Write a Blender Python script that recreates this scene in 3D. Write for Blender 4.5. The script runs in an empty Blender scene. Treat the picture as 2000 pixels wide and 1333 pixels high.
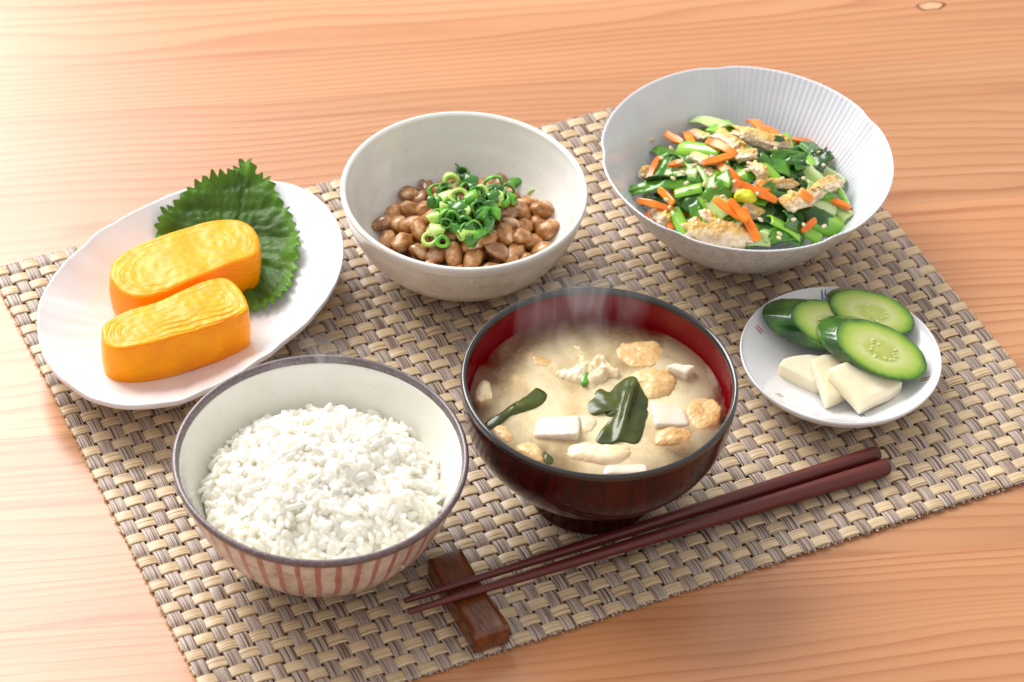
import bpy, math, random
import numpy as np
from mathutils import Vector, Matrix, noise

random.seed(7)
SC = bpy.context.scene
COL = SC.collection

# ------------------------------------------------------------------ camera
FPX = 5822.08                                   # focal length in pixels of the 2000 x 1333 frame
CR = np.array([[0.90561622, -0.42206729, 0.04145435],
               [-0.25801364, -0.62589853, -0.73598912],
               [0.33658315, 0.6558279, -0.67572298]])
CP = np.array([-0.46517778, -0.88701136, 0.93035821])
cam = bpy.data.cameras.new("camera")
cam.sensor_width = 36.0
cam.lens = FPX * 36.0 / 2000.0
cam.clip_start, cam.clip_end = 0.05, 30.0
cam.dof.use_dof = True
cam.dof.focus_distance = 1.31
cam.dof.aperture_fstop = 15.0
co = bpy.data.objects.new("camera", cam)
COL.objects.link(co)
mw = Matrix.Identity(4)
for i in range(3):
    mw[i][0], mw[i][1], mw[i][2], mw[i][3] = CR[0][i], -CR[1][i], -CR[2][i], CP[i]
co.matrix_world = mw
SC.camera = co

# ------------------------------------------------------------------ light
SC.view_settings.view_transform = 'Standard'
SC.view_settings.look = 'None'
SC.view_settings.exposure = 0.05
SC.cycles.caustics_reflective = False
SC.cycles.max_bounces = 14
SC.cycles.diffuse_bounces = 10
SC.cycles.transparent_max_bounces = 12
SC.view_settings.gamma = 1.0
W = bpy.data.worlds.new("World")
SC.world = W
W.use_nodes = True
W.node_tree.nodes["Background"].inputs[0].default_value = (1.0, 0.965, 0.94, 1)
W.node_tree.nodes["Background"].inputs[1].default_value = 0.80


def area(name, loc, target, sx, sy, power, color):
    l = bpy.data.lights.new(name, 'AREA')
    l.shape = 'RECTANGLE'
    l.size, l.size_y, l.energy, l.color = sx, sy, power, color
    o = bpy.data.objects.new(name, l)
    COL.objects.link(o)
    o.location = loc
    d = Vector(target) - Vector(loc)
    o.rotation_euler = d.to_track_quat('-Z', 'Y').to_euler()
    return o


# the window of the room: behind the table, to the left of the picture
area("window_light", (-0.44, 1.68, 1.44), (-0.02, 0.0, 0.0), 1.60, 1.40, 86.0, (1.0, 0.985, 0.965))

# ------------------------------------------------------------------ helpers
ZT = -0.0016        # table top
ZB = 0.0010         # top of the woven mat, where the dishes stand


def at(u, v, z=0.0):
    """point of the place at height z seen at (u, v) in the 2000 px photograph"""
    d = CR.T @ np.array([(u - 1000.0) / FPX, (v - 666.5) / FPX, 1.0])
    k = (z - CP[2]) / d[2]
    return CP + k * d


def on(u, v, zfun, lift=0.0, z0=0.02):
    z = z0
    for _ in range(40):
        p = at(u, v, z)
        z = 0.5 * z + 0.5 * (zfun(p[0], p[1]) + lift)
    return at(u, v, z)


def nz(x, y, z=0.0):
    return noise.noise(Vector((x, y, z)))


def mesh(name, V, F, mats, uv=None, smooth=True, midx=None):
    me = bpy.data.meshes.new(name)
    me.from_pydata([tuple(map(float, v)) for v in V], [], F)
    for m in (mats if isinstance(mats, (list, tuple)) else [mats]):
        me.materials.append(m)
    if smooth:
        me.polygons.foreach_set('use_smooth', [True] * len(me.polygons))
    if midx is not None:
        me.polygons.foreach_set('material_index', midx)
    if uv is not None:
        l = me.uv_layers.new(name='UVMap')
        vi = np.zeros(len(me.loops), dtype=np.int32)
        me.loops.foreach_get('vertex_index', vi)
        l.data.foreach_set('uv', np.asarray(uv, dtype=np.float32)[vi].ravel())
    me.update()
    return me


def obj(name, me, parent=None, loc=None, label=None, cat=None, group=None, kind=None):
    o = bpy.data.objects.new(name, me)
    COL.objects.link(o)
    if parent is not None:
        o.parent = parent
    if loc is not None:
        o.location = [float(c) for c in loc]
    if label: o['label'] = label
    if cat: o['category'] = cat
    if group: o['group'] = group
    if kind: o['kind'] = kind
    return o


def thing(name, loc, label, cat, group=None, kind=None):
    return obj(name, None, None, loc, label, cat, group, kind)


def crom(pts, n):
    """Catmull-Rom through pts, n samples per span"""
    P = [np.array(p, float) for p in pts]
    out = []
    for i in range(len(P) - 1):
        a, b, c, d = P[max(i - 1, 0)], P[i], P[i + 1], P[min(i + 2, len(P) - 1)]
        for k in range(n):
            t = k / n
            out.append(0.5 * (2 * b + (c - a) * t + (2 * a - 5 * b + 4 * c - d) * t * t + (3 * b - a - 3 * c + d) * t ** 3))
    out.append(P[-1])
    return out


def lathe(name, prof, n, mats, rfun=None, pm=None, closed=False, uv=False):
    """prof: list of (r, z).  rfun(theta, r, z, i) -> (r, z).  pm: material index per profile segment"""
    V, F, mi, UV = [], [], [], []
    m = len(prof)
    for i, (r, z) in enumerate(prof):
        for k in range(n):
            th = 2 * math.pi * k / n
            rr, zz = rfun(th, r, z, i) if rfun else (r, z)
            V.append((rr * math.cos(th), rr * math.sin(th), zz))
            UV.append((k / n, i / (m - 1)))
    seg = m if closed else m - 1
    for i in range(seg):
        j = (i + 1) % m
        for k in range(n):
            k2 = (k + 1) % n
            F.append((i * n + k, i * n + k2, j * n + k2, j * n + k))
            mi.append(pm[i] if pm else 0)
    if not closed:
        F.append(tuple(range(n - 1, -1, -1))); mi.append(pm[0] if pm else 0)
        F.append(tuple((m - 1) * n + k for k in range(n))); mi.append(pm[-1] if pm else 0)
    return mesh(name, V, F, mats, UV if uv else None, True, mi)


def resample(P, n, smooth=2):
    """closed outline -> n evenly spaced points, rounded"""
    P = np.asarray(P, float)
    Q = np.array(crom([P[-1]] + list(P) + [P[0], P[1]], 6))[6:-6]
    d = np.r_[0, np.cumsum(np.linalg.norm(np.diff(Q, axis=0), axis=1))]
    s = np.linspace(0, d[-1], n, endpoint=False)
    R = np.stack([np.interp(s, d, Q[:, k]) for k in range(Q.shape[1])], 1)
    for _ in range(smooth):
        R = (np.roll(R, 1, 0) + 2 * R + np.roll(R, -1, 0)) / 4
    return R


def where(p, c, R):
    """words for a place in a heap, as one sees it from the front of the table"""
    d = np.array([p[0] - c[0], p[1] - c[1]])
    r = np.array(CR[0][:2]) / np.linalg.norm(CR[0][:2])
    f = np.array([-r[1], r[0]])
    x, y = d @ r / R, d @ f / R
    q = math.hypot(x, y)
    if q < 0.30:
        return "in the middle"
    a = math.degrees(math.atan2(y, x)) % 360
    s = ("right", "back right", "back", "back left", "left", "front left", "front", "front right")[int((a + 22.5) // 45) % 8]
    return ("at the %s rim side" if q > 0.72 else "%s of the middle") % s


# ------------------------------------------------------------------ materials
class NT:
    def __init__(s, name):
        s.m = bpy.data.materials.new(name)
        s.m.use_nodes = True
        s.t = s.m.node_tree
        s.b = s.t.nodes['Principled BSDF']
        s.out = s.t.nodes['Material Output']

    def n(s, kind, **kw):
        o = s.t.nodes.new(kind)
        for k, v in kw.items():
            setattr(o, k, v)
        return o

    def l(s, a, b):
        s.t.links.new(a, b)

    def val(s, sock, v):
        if hasattr(v, 'is_output'):
            s.l(v, sock)
        else:
            sock.default_value = v

    def math(s, op, a, b=0.0, c=0.0):
        o = s.n('ShaderNodeMath', operation=op)
        s.val(o.inputs[0], a); s.val(o.inputs[1], b); s.val(o.inputs[2], c)
        return o.outputs[0]

    def coord(s, scale=(1, 1, 1), rnd=True, src='Object'):
        tc = s.n('ShaderNodeTexCoord')
        mp = s.n('ShaderNodeMapping')
        mp.inputs['Scale'].default_value = scale
        s.l(tc.outputs[src], mp.inputs['Vector'])
        if not rnd:
            return mp.outputs[0]
        oi = s.n('ShaderNodeObjectInfo')
        mul = s.math('MULTIPLY', oi.outputs['Random'], 37.0)
        add = s.n('ShaderNodeVectorMath', operation='ADD')
        s.l(mp.outputs[0], add.inputs[0])
        s.l(mul, add.inputs[1])
        return add.outputs[0]

    def noise(s, vec, scale, detail=3.0, rough=0.55, dist=0.0):
        o = s.n('ShaderNodeTexNoise')
        s.l(vec, o.inputs['Vector'])
        o.inputs['Scale'].default_value = scale
        o.inputs['Detail'].default_value = detail
        o.inputs['Roughness'].default_value = rough
        o.inputs['Distortion'].default_value = dist
        return o.outputs['Fac']

    def ramp(s, fac, stops):
        o = s.n('ShaderNodeValToRGB')
        e = o.color_ramp.elements
        while len(e) < len(stops):
            e.new(0.5)
        for x, (p, c) in zip(e, stops):
            x.position = p
            x.color = tuple(c) + (1,) if len(c) == 3 else c
        s.l(fac, o.inputs[0])
        return o.outputs[0]

    def mix(s, fac, a, b, mode='MIX'):
        o = s.n('ShaderNodeMix', data_type='RGBA', blend_type=mode)
        s.val(o.inputs[0], fac)
        s.val(o.inputs[6], a if hasattr(a, 'is_output') else tuple(a) + (1,))
        s.val(o.inputs[7], b if hasattr(b, 'is_output') else tuple(b) + (1,))
        return o.outputs[2]

    def base(s, c):
        if hasattr(c, 'is_output'):
            s.l(c, s.b.inputs['Base Color'])
        else:
            s.b.inputs['Base Color'].default_value = tuple(c) + (1,)

    def bump(s, h, strength, dist, prev=None):
        o = s.n('ShaderNodeBump')
        o.inputs['Strength'].default_value = strength
        o.inputs['Distance'].default_value = dist
        s.l(h, o.inputs['Height'])
        if prev is not None:
            s.l(prev, o.inputs['Normal'])
        s.l(o.outputs[0], s.b.inputs['Normal'])
        return o.outputs[0]

    def set(s, rough=None, spec=None, coat=None, coat_r=None, sss=None, rad=None, ssc=0.002):
        b = s.b.inputs
        if rough is not None: s.val(b['Roughness'], rough)
        if spec is not None: b['Specular IOR Level'].default_value = spec
        if coat is not None: b['Coat Weight'].default_value = coat
        if coat_r is not None: b['Coat Roughness'].default_value = coat_r
        if sss is not None:
            b['Subsurface Weight'].default_value = sss
            b['Subsurface Radius'].default_value = rad or (1.0, 0.7, 0.4)
            b['Subsurface Scale'].default_value = ssc
        return s


def food(name, cols, scale, rough=0.35, bump=None, sss=None, rad=None, ssc=0.002, stretch=(1, 1, 1), lo=0.3, hi=0.7, coat=0.0,
         detail=3.0, spec=0.5, translucent=0.0):
    """colour wandering between cols over the surface, fine relief"""
    s = NT(name)
    v = s.coord(stretch)
    f = s.noise(v, scale, detail)
    k = len(cols)
    s.base(s.ramp(f, [(lo + (hi - lo) * i / max(k - 1, 1), c) for i, c in enumerate(cols)]))
    s.set(rough=rough, sss=sss, rad=rad, ssc=ssc, coat=coat, coat_r=0.12, spec=spec)
    if bump:
        s.bump(s.noise(v, bump[0], 4.0), bump[1], bump[2])
    if translucent:
        tr = s.n('ShaderNodeBsdfTranslucent')
        s.l(s.b.inputs['Base Color'].links[0].from_socket, tr.inputs[0])
        mx = s.n('ShaderNodeMixShader')
        mx.inputs[0].default_value = translucent
        s.l(s.b.outputs[0], mx.inputs[1]); s.l(tr.outputs[0], mx.inputs[2])
        s.l(mx.outputs[0], s.out.inputs[0])
    return s.m


# ---- table wood
def wood_table():
    s = NT("pine_wood")
    tc = s.n('ShaderNodeTexCoord')
    oi = s.n('ShaderNodeObjectInfo')
    off = s.n('ShaderNodeVectorMath', operation='ADD')
    sh = s.math('MULTIPLY', oi.outputs['Random'], 9.0)
    cmb = s.n('ShaderNodeCombineXYZ')
    s.l(sh, cmb.inputs[0]); s.l(sh, cmb.inputs[2])
    s.l(tc.outputs['Object'], off.inputs[0]); s.l(cmb.outputs[0], off.inputs[1])
    p = off.outputs[0]

    def st(sx, sy, sz=1.0):
        mp = s.n('ShaderNodeMapping')
        mp.inputs['Scale'].default_value = (sx, sy, sz)
        s.l(p, mp.inputs['Vector'])
        return mp.outputs[0]
    warp = s.noise(st(2.6, 7.0), 1.0, 2.0, 0.5)
    warp2 = s.noise(st(9.0, 30.0), 1.0, 2.0, 0.5)
    sep = s.n('ShaderNodeSeparateXYZ')
    s.l(p, sep.inputs[0])
    y = s.math('ADD', sep.outputs[1], s.math('MULTIPLY', warp, 0.038))
    y = s.math('ADD', y, s.math('MULTIPLY', warp2, 0.006))
    # ring spacing wanders: rings every 3 to 6 mm
    spread = s.noise(st(0.7, 14.0), 1.0, 2.0, 0.5)
    ph = s.math('ADD', s.math('MULTIPLY', y, 165.0), s.math('MULTIPLY', spread, 15.0))
    saw = s.math('FRACT', ph)
    ring = s.math('POWER', saw, 3.2)
    sharp = s.math('SUBTRACT', 1.0, s.math('SMOOTH_MIN', 1.0, s.math('MULTIPLY', s.math('SUBTRACT', 1.0, saw), 9.0), 0.1))
    ring = s.math('MULTIPLY', ring, s.math('SUBTRACT', 1.0, sharp))
    strength = s.noise(st(1.6, 30.0), 1.0, 3.0, 0.6)
    ringv = s.math('MULTIPLY', ring, s.math('MULTIPLY_ADD', strength, 1.5, -0.15))
    tone = s.noise(st(1.2, 16.0), 1.0, 3.0, 0.55)
    base = s.ramp(tone, [(0.28, (0.44, 0.188, 0.080)), (0.5, (0.51, 0.236, 0.108)), (0.72, (0.58, 0.305, 0.152))])
    c = s.mix(s.math('MULTIPLY', ringv, 1.15), base, (0.30, 0.085, 0.020))
    fib = s.noise(st(22.0, 900.0), 1.0, 2.0, 0.6)
    c = s.mix(s.math('MULTIPLY', s.math('SUBTRACT', fib, 0.42), 0.55), c, (0.40, 0.15, 0.05))
    # dark resin streaks
    streak = s.noise(st(4.0, 75.0), 1.0, 1.0, 0.4)
    sm = s.ramp(streak, [(0.70, (0, 0, 0)), (0.78, (1, 1, 1))])
    c = s.mix(s.math('MULTIPLY', sm, 0.5), c, (0.28, 0.075, 0.02))
    tint = s.math('MULTIPLY_ADD', oi.outputs['Random'], 0.22, 0.88)
    hsv = s.n('ShaderNodeHueSaturation')
    s.l(c, hsv.inputs['Color']); s.l(tint, hsv.inputs['Value'])
    s.base(hsv.outputs[0])
    rg = s.math('MULTIPLY_ADD', fib, 0.14, 0.23)
    s.set(rough=rg, spec=0.68)
    h = s.math('ADD', s.math('MULTIPLY', fib, 0.6), s.math('MULTIPLY', ring, -0.12))
    s.bump(h, 0.35, 0.00025)
    return s.m


def strip_mat(name, stops, rough, k):
    s = NT(name)
    tc = s.n('ShaderNodeTexCoord')
    oi = s.n('ShaderNodeObjectInfo')
    mp = s.n('ShaderNodeMapping')
    mp.inputs['Scale'].default_value = (k, 0.09, 1)
    s.l(tc.outputs['UV'], mp.inputs['Vector'])
    add = s.n('ShaderNodeVectorMath', operation='ADD')
    s.l(mp.outputs[0], add.inputs[0])
    s.l(s.math('MULTIPLY', oi.outputs['Random'], 91.0), add.inputs[1])
    f = s.noise(add.outputs[0], 1.0, 1.5, 0.6)
    c = s.ramp(f, stops)
    mp2 = s.n('ShaderNodeMapping')
    mp2.inputs['Scale'].default_value = (0.4, 0.8, 1)
    s.l(tc.outputs['UV'], mp2.inputs['Vector'])
    a2 = s.n('ShaderNodeVectorMath', operation='ADD')
    s.l(mp2.outputs[0], a2.inputs[0]); s.l(s.math('MULTIPLY', oi.outputs['Random'], 53.0), a2.inputs[1])
    v = s.math('MULTIPLY_ADD', s.noise(a2.outputs[0], 1.0, 2.0), 0.5, 0.75)
    h = s.n('ShaderNodeHueSaturation')
    s.l(c, h.inputs['Color']); s.l(v, h.inputs['Value'])
    s.base(h.outputs[0])
    s.set(rough=rough, spec=0.35)
    return s.m


def glaze(name, col, col2, scale, rough=0.12, speck=None, bump=None, coat=0.3):
    s = NT(name)
    v = s.coord()
    f = s.noise(v, scale, 4.0)
    c = s.ramp(f, [(0.35, col2), (0.65, col)])
    if speck:
        sp = s.noise(v, speck[0], 2.0, 0.6)
        m = s.ramp(sp, [(speck[1], (0, 0, 0)), (speck[1] + 0.06, (1, 1, 1))])
        c = s.mix(s.math('MULTIPLY', m, speck[3]), c, speck[2])
    s.base(c)
    s.set(rough=rough, coat=coat, coat_r=0.06)
    if bump:
        s.bump(s.noise(v, bump[0], 3.0), bump[1], bump[2])
    return s.m


M = {}
M['wood'] = wood_table()
M['light'] = strip_mat("straw_vinyl", [(0.30, (0.20, 0.115, 0.045)), (0.41, (0.50, 0.36, 0.20)), (0.54, (0.66, 0.52, 0.35)), (0.63, (0.55, 0.395, 0.22)), (0.74, (0.30, 0.18, 0.075))], 0.38, 12.0)
M['grey'] = strip_mat("grey_vinyl", [(0.34, (0.08, 0.043, 0.024)), (0.46, (0.22, 0.145, 0.10)), (0.54, (0.60, 0.52, 0.46)), (0.60, (0.23, 0.155, 0.11)), (0.74, (0.55, 0.475, 0.42))], 0.38, 13.0)
M['white'] = glaze("white_porcelain", (0.77, 0.775, 0.795), (0.74, 0.745, 0.77), 30, 0.16, bump=(55, 0.35, 0.0012), coat=0.4)
M['plate'] = glaze("white_plate_glaze", (0.80, 0.805, 0.82), (0.77, 0.775, 0.80), 30, 0.10, coat=0.4)
M['cream'] = glaze("cream_glaze", (0.80, 0.795, 0.77), (0.73, 0.72, 0.68), 18, 0.12, speck=(420, 0.68, (0.55, 0.48, 0.38), 0.5), bump=(80, 0.15, 0.0006), coat=0.5)
M['cream_out'] = glaze("cream_outer_glaze", (0.74, 0.70, 0.63), (0.60, 0.54, 0.46), 90, 0.2, speck=(300, 0.62, (0.80, 0.77, 0.71), 0.6), bump=(150, 0.4, 0.0006))
M['rib'] = glaze("bluish_white_glaze", (0.70, 0.72, 0.775), (0.62, 0.64, 0.70), 25, 0.14, coat=0.5)
M['rib_out'] = glaze("speckled_grey_glaze", (0.70, 0.68, 0.66), (0.52, 0.49, 0.46), 260, 0.3, speck=(500, 0.6, (0.34, 0.31, 0.29), 0.5), bump=(300, 0.3, 0.0004))
M['rice_in'] = glaze("pale_green_white_glaze", (0.80, 0.795, 0.735), (0.74, 0.73, 0.66), 20, 0.14, speck=(500, 0.70, (0.40, 0.38, 0.30), 0.5), bump=(60, 0.2, 0.0006), coat=0.5)
M['rim_brown'] = glaze("iron_brown_rim", (0.16, 0.12, 0.13), (0.10, 0.07, 0.075), 500, 0.32, speck=(900, 0.6, (0.30, 0.26, 0.28), 0.5), bump=(700, 0.5, 0.0003))


def striped():
    s = NT("red_striped_stoneware")
    v = s.coord()
    tc = s.n('ShaderNodeTexCoord')
    sep = s.n('ShaderNodeSeparateXYZ')
    s.l(tc.outputs['Object'], sep.inputs[0])
    ang = s.math('ARCTAN2', sep.outputs[1], sep.outputs[0])
    wob = s.math('MULTIPLY', s.math('SUBTRACT', s.noise(v, 28, 2.0), 0.5), 0.07)
    k = s.math('MULTIPLY', s.math('ADD', ang, wob), 46 / (2 * math.pi))
    fr = s.math('ABSOLUTE', s.math('SUBTRACT', s.math('FRACT', k), 0.5))
    wid = s.math('MULTIPLY_ADD', s.noise(v, 40, 2.0), 0.16, 0.09)
    edge = s.math('MULTIPLY', s.math('SUBTRACT', wid, fr), 26.0)
    o = s.n('ShaderNodeClamp'); s.l(edge, o.inputs[0])
    g = s.ramp(s.noise(v, 160, 5.0, 0.65), [(0.32, (0.36, 0.285, 0.23)), (0.5, (0.56, 0.49, 0.42)), (0.66, (0.66, 0.60, 0.53))])
    red = s.ramp(s.noise(v, 120, 3.0), [(0.3, (0.30, 0.085, 0.06)), (0.65, (0.46, 0.18, 0.14))])
    s.base(s.mix(s.math('MULTIPLY', o.outputs[0], 0.9), g, red))
    s.set(rough=0.3, coat=0.3, coat_r=0.15)
    s.bump(s.noise(v, 260, 4.0), 0.35, 0.0004)
    return s.m


M['striped'] = striped()


def lacquer(name, a, b, dark, streak):
    s = NT(name)
    tc = s.n('ShaderNodeTexCoord')
    sep = s.n('ShaderNodeSeparateXYZ')
    s.l(tc.outputs['Object'], sep.inputs[0])
    ang = s.math('ARCTAN2', sep.outputs[1], sep.outputs[0])
    cb = s.n('ShaderNodeCombineXYZ')
    s.l(s.math('MULTIPLY', ang, 11.0), cb.inputs[0]); s.l(s.math('MULTIPLY', sep.outputs[2], 28.0), cb.inputs[1])
    f = s.noise(cb.outputs[0], 1.0, 5.0, 0.7)
    c = s.ramp(f, [(0.34, dark), (0.46, a), (0.62, b)]) if streak else s.ramp(f, [(0.3, a), (0.7, b)])
    s.base(c)
    s.set(rough=0.15, coat=0.05, coat_r=0.05, spec=0.28)
    return s.m


M['lac_out'] = lacquer("dark_red_lacquer", (0.026, 0.002, 0.002), (0.052, 0.004, 0.003), (0.008, 0.002, 0.002), True)
M['lac_in'] = lacquer("red_lacquer", (0.17, 0.002, 0.006), (0.20, 0.003, 0.008), None, False)
M['lac_rim'] = NT("black_lacquer").set(rough=0.2, coat=0.6, coat_r=0.06).m
M['lac_rim'].node_tree.nodes['Principled BSDF'].inputs['Base Color'].default_value = (0.012, 0.011, 0.013, 1)


def chop_mat():
    s = NT("maroon_lacquer")
    v = s.coord((1, 12, 12))
    f = s.noise(v, 30, 3.0)
    s.base(s.ramp(f, [(0.3, (0.088, 0.011, 0.008)), (0.7, (0.115, 0.016, 0.012))]))
    s.set(rough=0.36, spec=0.5)
    s.bump(s.noise(s.coord(), 900, 2.0), 0.12, 0.0002)
    return s.m


M['chop'] = chop_mat()
M['chop_end'] = NT("dark_end").set(rough=0.4).m
M['chop_end'].node_tree.nodes['Principled BSDF'].inputs['Base Color'].default_value = (0.02, 0.012, 0.012, 1)


def rest_mat():
    s = NT("walnut_stained_wood")
    v = s.coord((1, 1, 1))
    g = s.noise(s.coord((7, 1.0, 2)), 75, 4.0, 0.6, 0.6)
    c = s.ramp(g, [(0.3, (0.060, 0.013, 0.003)), (0.52, (0.135, 0.034, 0.007)), (0.72, (0.22, 0.062, 0.012))])
    d = s.noise(v, 110, 2.0)
    c = s.mix(s.ramp(d, [(0.62, (0, 0, 0)), (0.72, (0.6, 0.6, 0.6))]), c, (0.045, 0.022, 0.012))
    s.base(c)
    s.set(rough=0.3, coat=0.25, coat_r=0.25)
    s.bump(s.noise(s.coord((9, 1, 3)), 160, 3.0), 0.25, 0.0003)
    return s.m


M['rest'] = rest_mat()
M['rice'] = food("cooked_rice", [(0.90, 0.88, 0.82), (0.94, 0.93, 0.89)], 160, 0.26, spec=0.5, translucent=0.48)
M['rice_core'] = food("cooked_rice_mass", [(0.86, 0.83, 0.74), (0.90, 0.885, 0.83)], 160, 0.22, sss=1.0, rad=(1, 0.9, 0.72), ssc=0.0035, spec=0.4)
M['bean'] = food("fermented_bean_skin", [(0.20, 0.070, 0.014), (0.34, 0.135, 0.034), (0.46, 0.225, 0.075), (0.68, 0.48, 0.29)], 190, 0.38, bump=(230, 0.9, 0.0011), sss=0.25, ssc=0.002, coat=0.2)
M['bean_dark'] = food("dark_bean_skin", [(0.17, 0.065, 0.025), (0.30, 0.12, 0.04), (0.60, 0.38, 0.22)], 170, 0.25, bump=(170, 0.45, 0.0007), sss=0.2, ssc=0.002, coat=0.6)
M['onion_green'] = food("green_onion", [(0.05, 0.22, 0.012), (0.10, 0.36, 0.02), (0.20, 0.50, 0.04)], 160, 0.25, sss=0.25, rad=(0.4, 1, 0.2), ssc=0.0015, coat=0.3)
M['onion_pale'] = food("pale_green_onion", [(0.28, 0.50, 0.06), (0.46, 0.66, 0.13), (0.66, 0.78, 0.33)], 130, 0.22, sss=0.35, rad=(0.6, 1, 0.3), ssc=0.0015, coat=0.3)
M['onion_dark'] = food("dark_green_onion", [(0.018, 0.095, 0.008), (0.04, 0.18, 0.012), (0.08, 0.27, 0.02)], 160, 0.22, coat=0.3)
M['carrot'] = food("cooked_carrot", [(0.70, 0.135, 0.010), (0.85, 0.215, 0.015), (0.90, 0.31, 0.03)], 90, 0.22, bump=(260, 0.25, 0.0004), sss=0.35, rad=(1, 0.4, 0.1), ssc=0.002, coat=0.12, spec=0.4)
M['stem'] = food("green_stem", [(0.12, 0.38, 0.012), (0.24, 0.52, 0.03), (0.42, 0.66, 0.10)], 60, 0.22, stretch=(0.35, 2.5, 2.5), bump=(120, 0.2, 0.0004), sss=0.3, rad=(0.6, 1, 0.2), ssc=0.002, coat=0.4)
M['stem_pale'] = food("pale_green_stem", [(0.30, 0.47, 0.10), (0.46, 0.60, 0.22), (0.62, 0.70, 0.38)], 60, 0.22, stretch=(0.35, 2.5, 2.5), bump=(120, 0.2, 0.0004), sss=0.4, rad=(0.7, 1, 0.4), ssc=0.0025, coat=0.4)
M['leaf'] = food("cooked_green_leaf", [(0.022, 0.12, 0.006), (0.085, 0.29, 0.010), (0.20, 0.46, 0.025)], 70, 0.2, bump=(160, 0.5, 0.0007), coat=0.5, translucent=0.12)
M['leaf_dark'] = food("dark_cooked_leaf", [(0.010, 0.045, 0.006), (0.024, 0.095, 0.010), (0.05, 0.17, 0.018)], 70, 0.25, bump=(140, 0.5, 0.0008), coat=0.25)
M['corn'] = food("yellow_bud", [(0.55, 0.58, 0.02), (0.78, 0.72, 0.04)], 120, 0.25, bump=(140, 0.5, 0.001), sss=0.3)
M['sesame'] = food("sesame", [(0.62, 0.47, 0.25), (0.78, 0.66, 0.42)], 300, 0.35)


def fried_tofu():
    s = NT("fried_tofu")
    v = s.coord()
    tc = s.n('ShaderNodeTexCoord')
    sep = s.n('ShaderNodeSeparateXYZ')
    s.l(tc.outputs['Generated'], sep.inputs[0])
    g = s.math('ADD', sep.outputs[1], s.math('MULTIPLY', s.math('SUBTRACT', s.noise(v, 70, 3.0), 0.5), 0.9))
    skin = s.ramp(s.noise(v, 150, 4.0), [(0.3, (0.64, 0.34, 0.07)), (0.55, (0.78, 0.50, 0.15)), (0.75, (0.86, 0.65, 0.30))])
    flesh = s.ramp(s.noise(v, 260, 4.0), [(0.3, (0.56, 0.37, 0.19)), (0.5, (0.72, 0.56, 0.36)), (0.7, (0.82, 0.71, 0.53))])
    f = s.ramp(g, [(0.38, (0, 0, 0)), (0.62, (1, 1, 1))])
    s.base(s.mix(f, flesh, skin))
    s.set(rough=0.42, sss=0.25, rad=(1, 0.7, 0.4), ssc=0.0015, coat=0.15, coat_r=0.3)
    vo = s.n('ShaderNodeTexVoronoi')
    vo.inputs['Scale'].default_value = 520
    s.l(v, vo.inputs['Vector'])
    h = s.math('ADD', vo.outputs['Distance'], s.noise(v, 330, 5.0))
    s.bump(h, 0.75, 0.0009)
    return s.m


M['fried'] = fried_tofu()
M['fried_soft'] = food("soaked_fried_tofu", [(0.58, 0.33, 0.11), (0.72, 0.47, 0.19), (0.82, 0.64, 0.36)], 85, 0.36, bump=(480, 0.9, 0.0009), sss=0.35, ssc=0.002, coat=0.3)
M['fried_pale'] = food("pale_soaked_fried_tofu", [(0.76, 0.58, 0.32), (0.84, 0.71, 0.46), (0.87, 0.79, 0.60)], 70, 0.3, bump=(380, 0.5, 0.0006), sss=0.4, ssc=0.002, coat=0.3)
M['tofu'] = food("soft_tofu", [(0.70, 0.62, 0.49), (0.76, 0.70, 0.59)], 60, 0.28, bump=(500, 0.15, 0.0003), sss=0.6, rad=(1, 0.85, 0.7), ssc=0.004, coat=0.3)
M['wakame'] = food("wakame_seaweed", [(0.022, 0.034, 0.002), (0.044, 0.062, 0.003), (0.080, 0.10, 0.007)], 60, 0.26, bump=(90, 0.25, 0.0006), coat=0.12, spec=0.4)
M['daikon'] = food("pickled_radish", [(0.84, 0.74, 0.50), (0.89, 0.82, 0.64)], 60, 0.28, bump=(420, 0.15, 0.0003), sss=0.65, rad=(1, 0.85, 0.5), ssc=0.004, coat=0.25)


def egg_mats():
    s = NT("rolled_egg_cut")
    v = s.coord()
    c = s.ramp(s.noise(v, 120, 4.0), [(0.3, (0.90, 0.325, 0.004)), (0.5, (0.93, 0.36, 0.006)), (0.7, (0.95, 0.41, 0.014))])
    s.base(c)
    s.set(rough=0.38, sss=0.45, rad=(1.0, 0.5, 0.08), ssc=0.003, coat=0.10, coat_r=0.12, spec=0.25)
    s.bump(s.noise(v, 340, 4.0), 0.22, 0.0005)
    t = NT("rolled_egg_skin")
    v = t.coord()
    c = t.ramp(t.noise(v, 55, 4.0), [(0.3, (0.90, 0.27, 0.0)), (0.55, (0.95, 0.335, 0.0)), (0.75, (0.96, 0.39, 0.003))])
    sp = t.ramp(t.noise(v, 300, 2.0), [(0.66, (0, 0, 0)), (0.76, (1, 1, 1))])
    c = t.mix(t.math('MULTIPLY', sp, 0.45), c, (0.55, 0.17, 0.01))
    pa = t.ramp(t.noise(v, 26, 5.0, 0.65), [(0.50, (0, 0, 0)), (0.72, (1, 1, 1))])
    c = t.mix(t.math('MULTIPLY', pa, 0.55), c, (0.66, 0.20, 0.004))
    t.base(c)
    t.set(rough=0.36, sss=0.3, rad=(1.0, 0.45, 0.06), ssc=0.003, coat=0.06, coat_r=0.2, spec=0.2)
    t.bump(t.noise(t.coord((1, 1, 3.5)), 150, 5.0, 0.65), 0.6, 0.0010)
    return s.m, t.m


M['egg_cut'], M['egg_skin'] = egg_mats()


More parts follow.
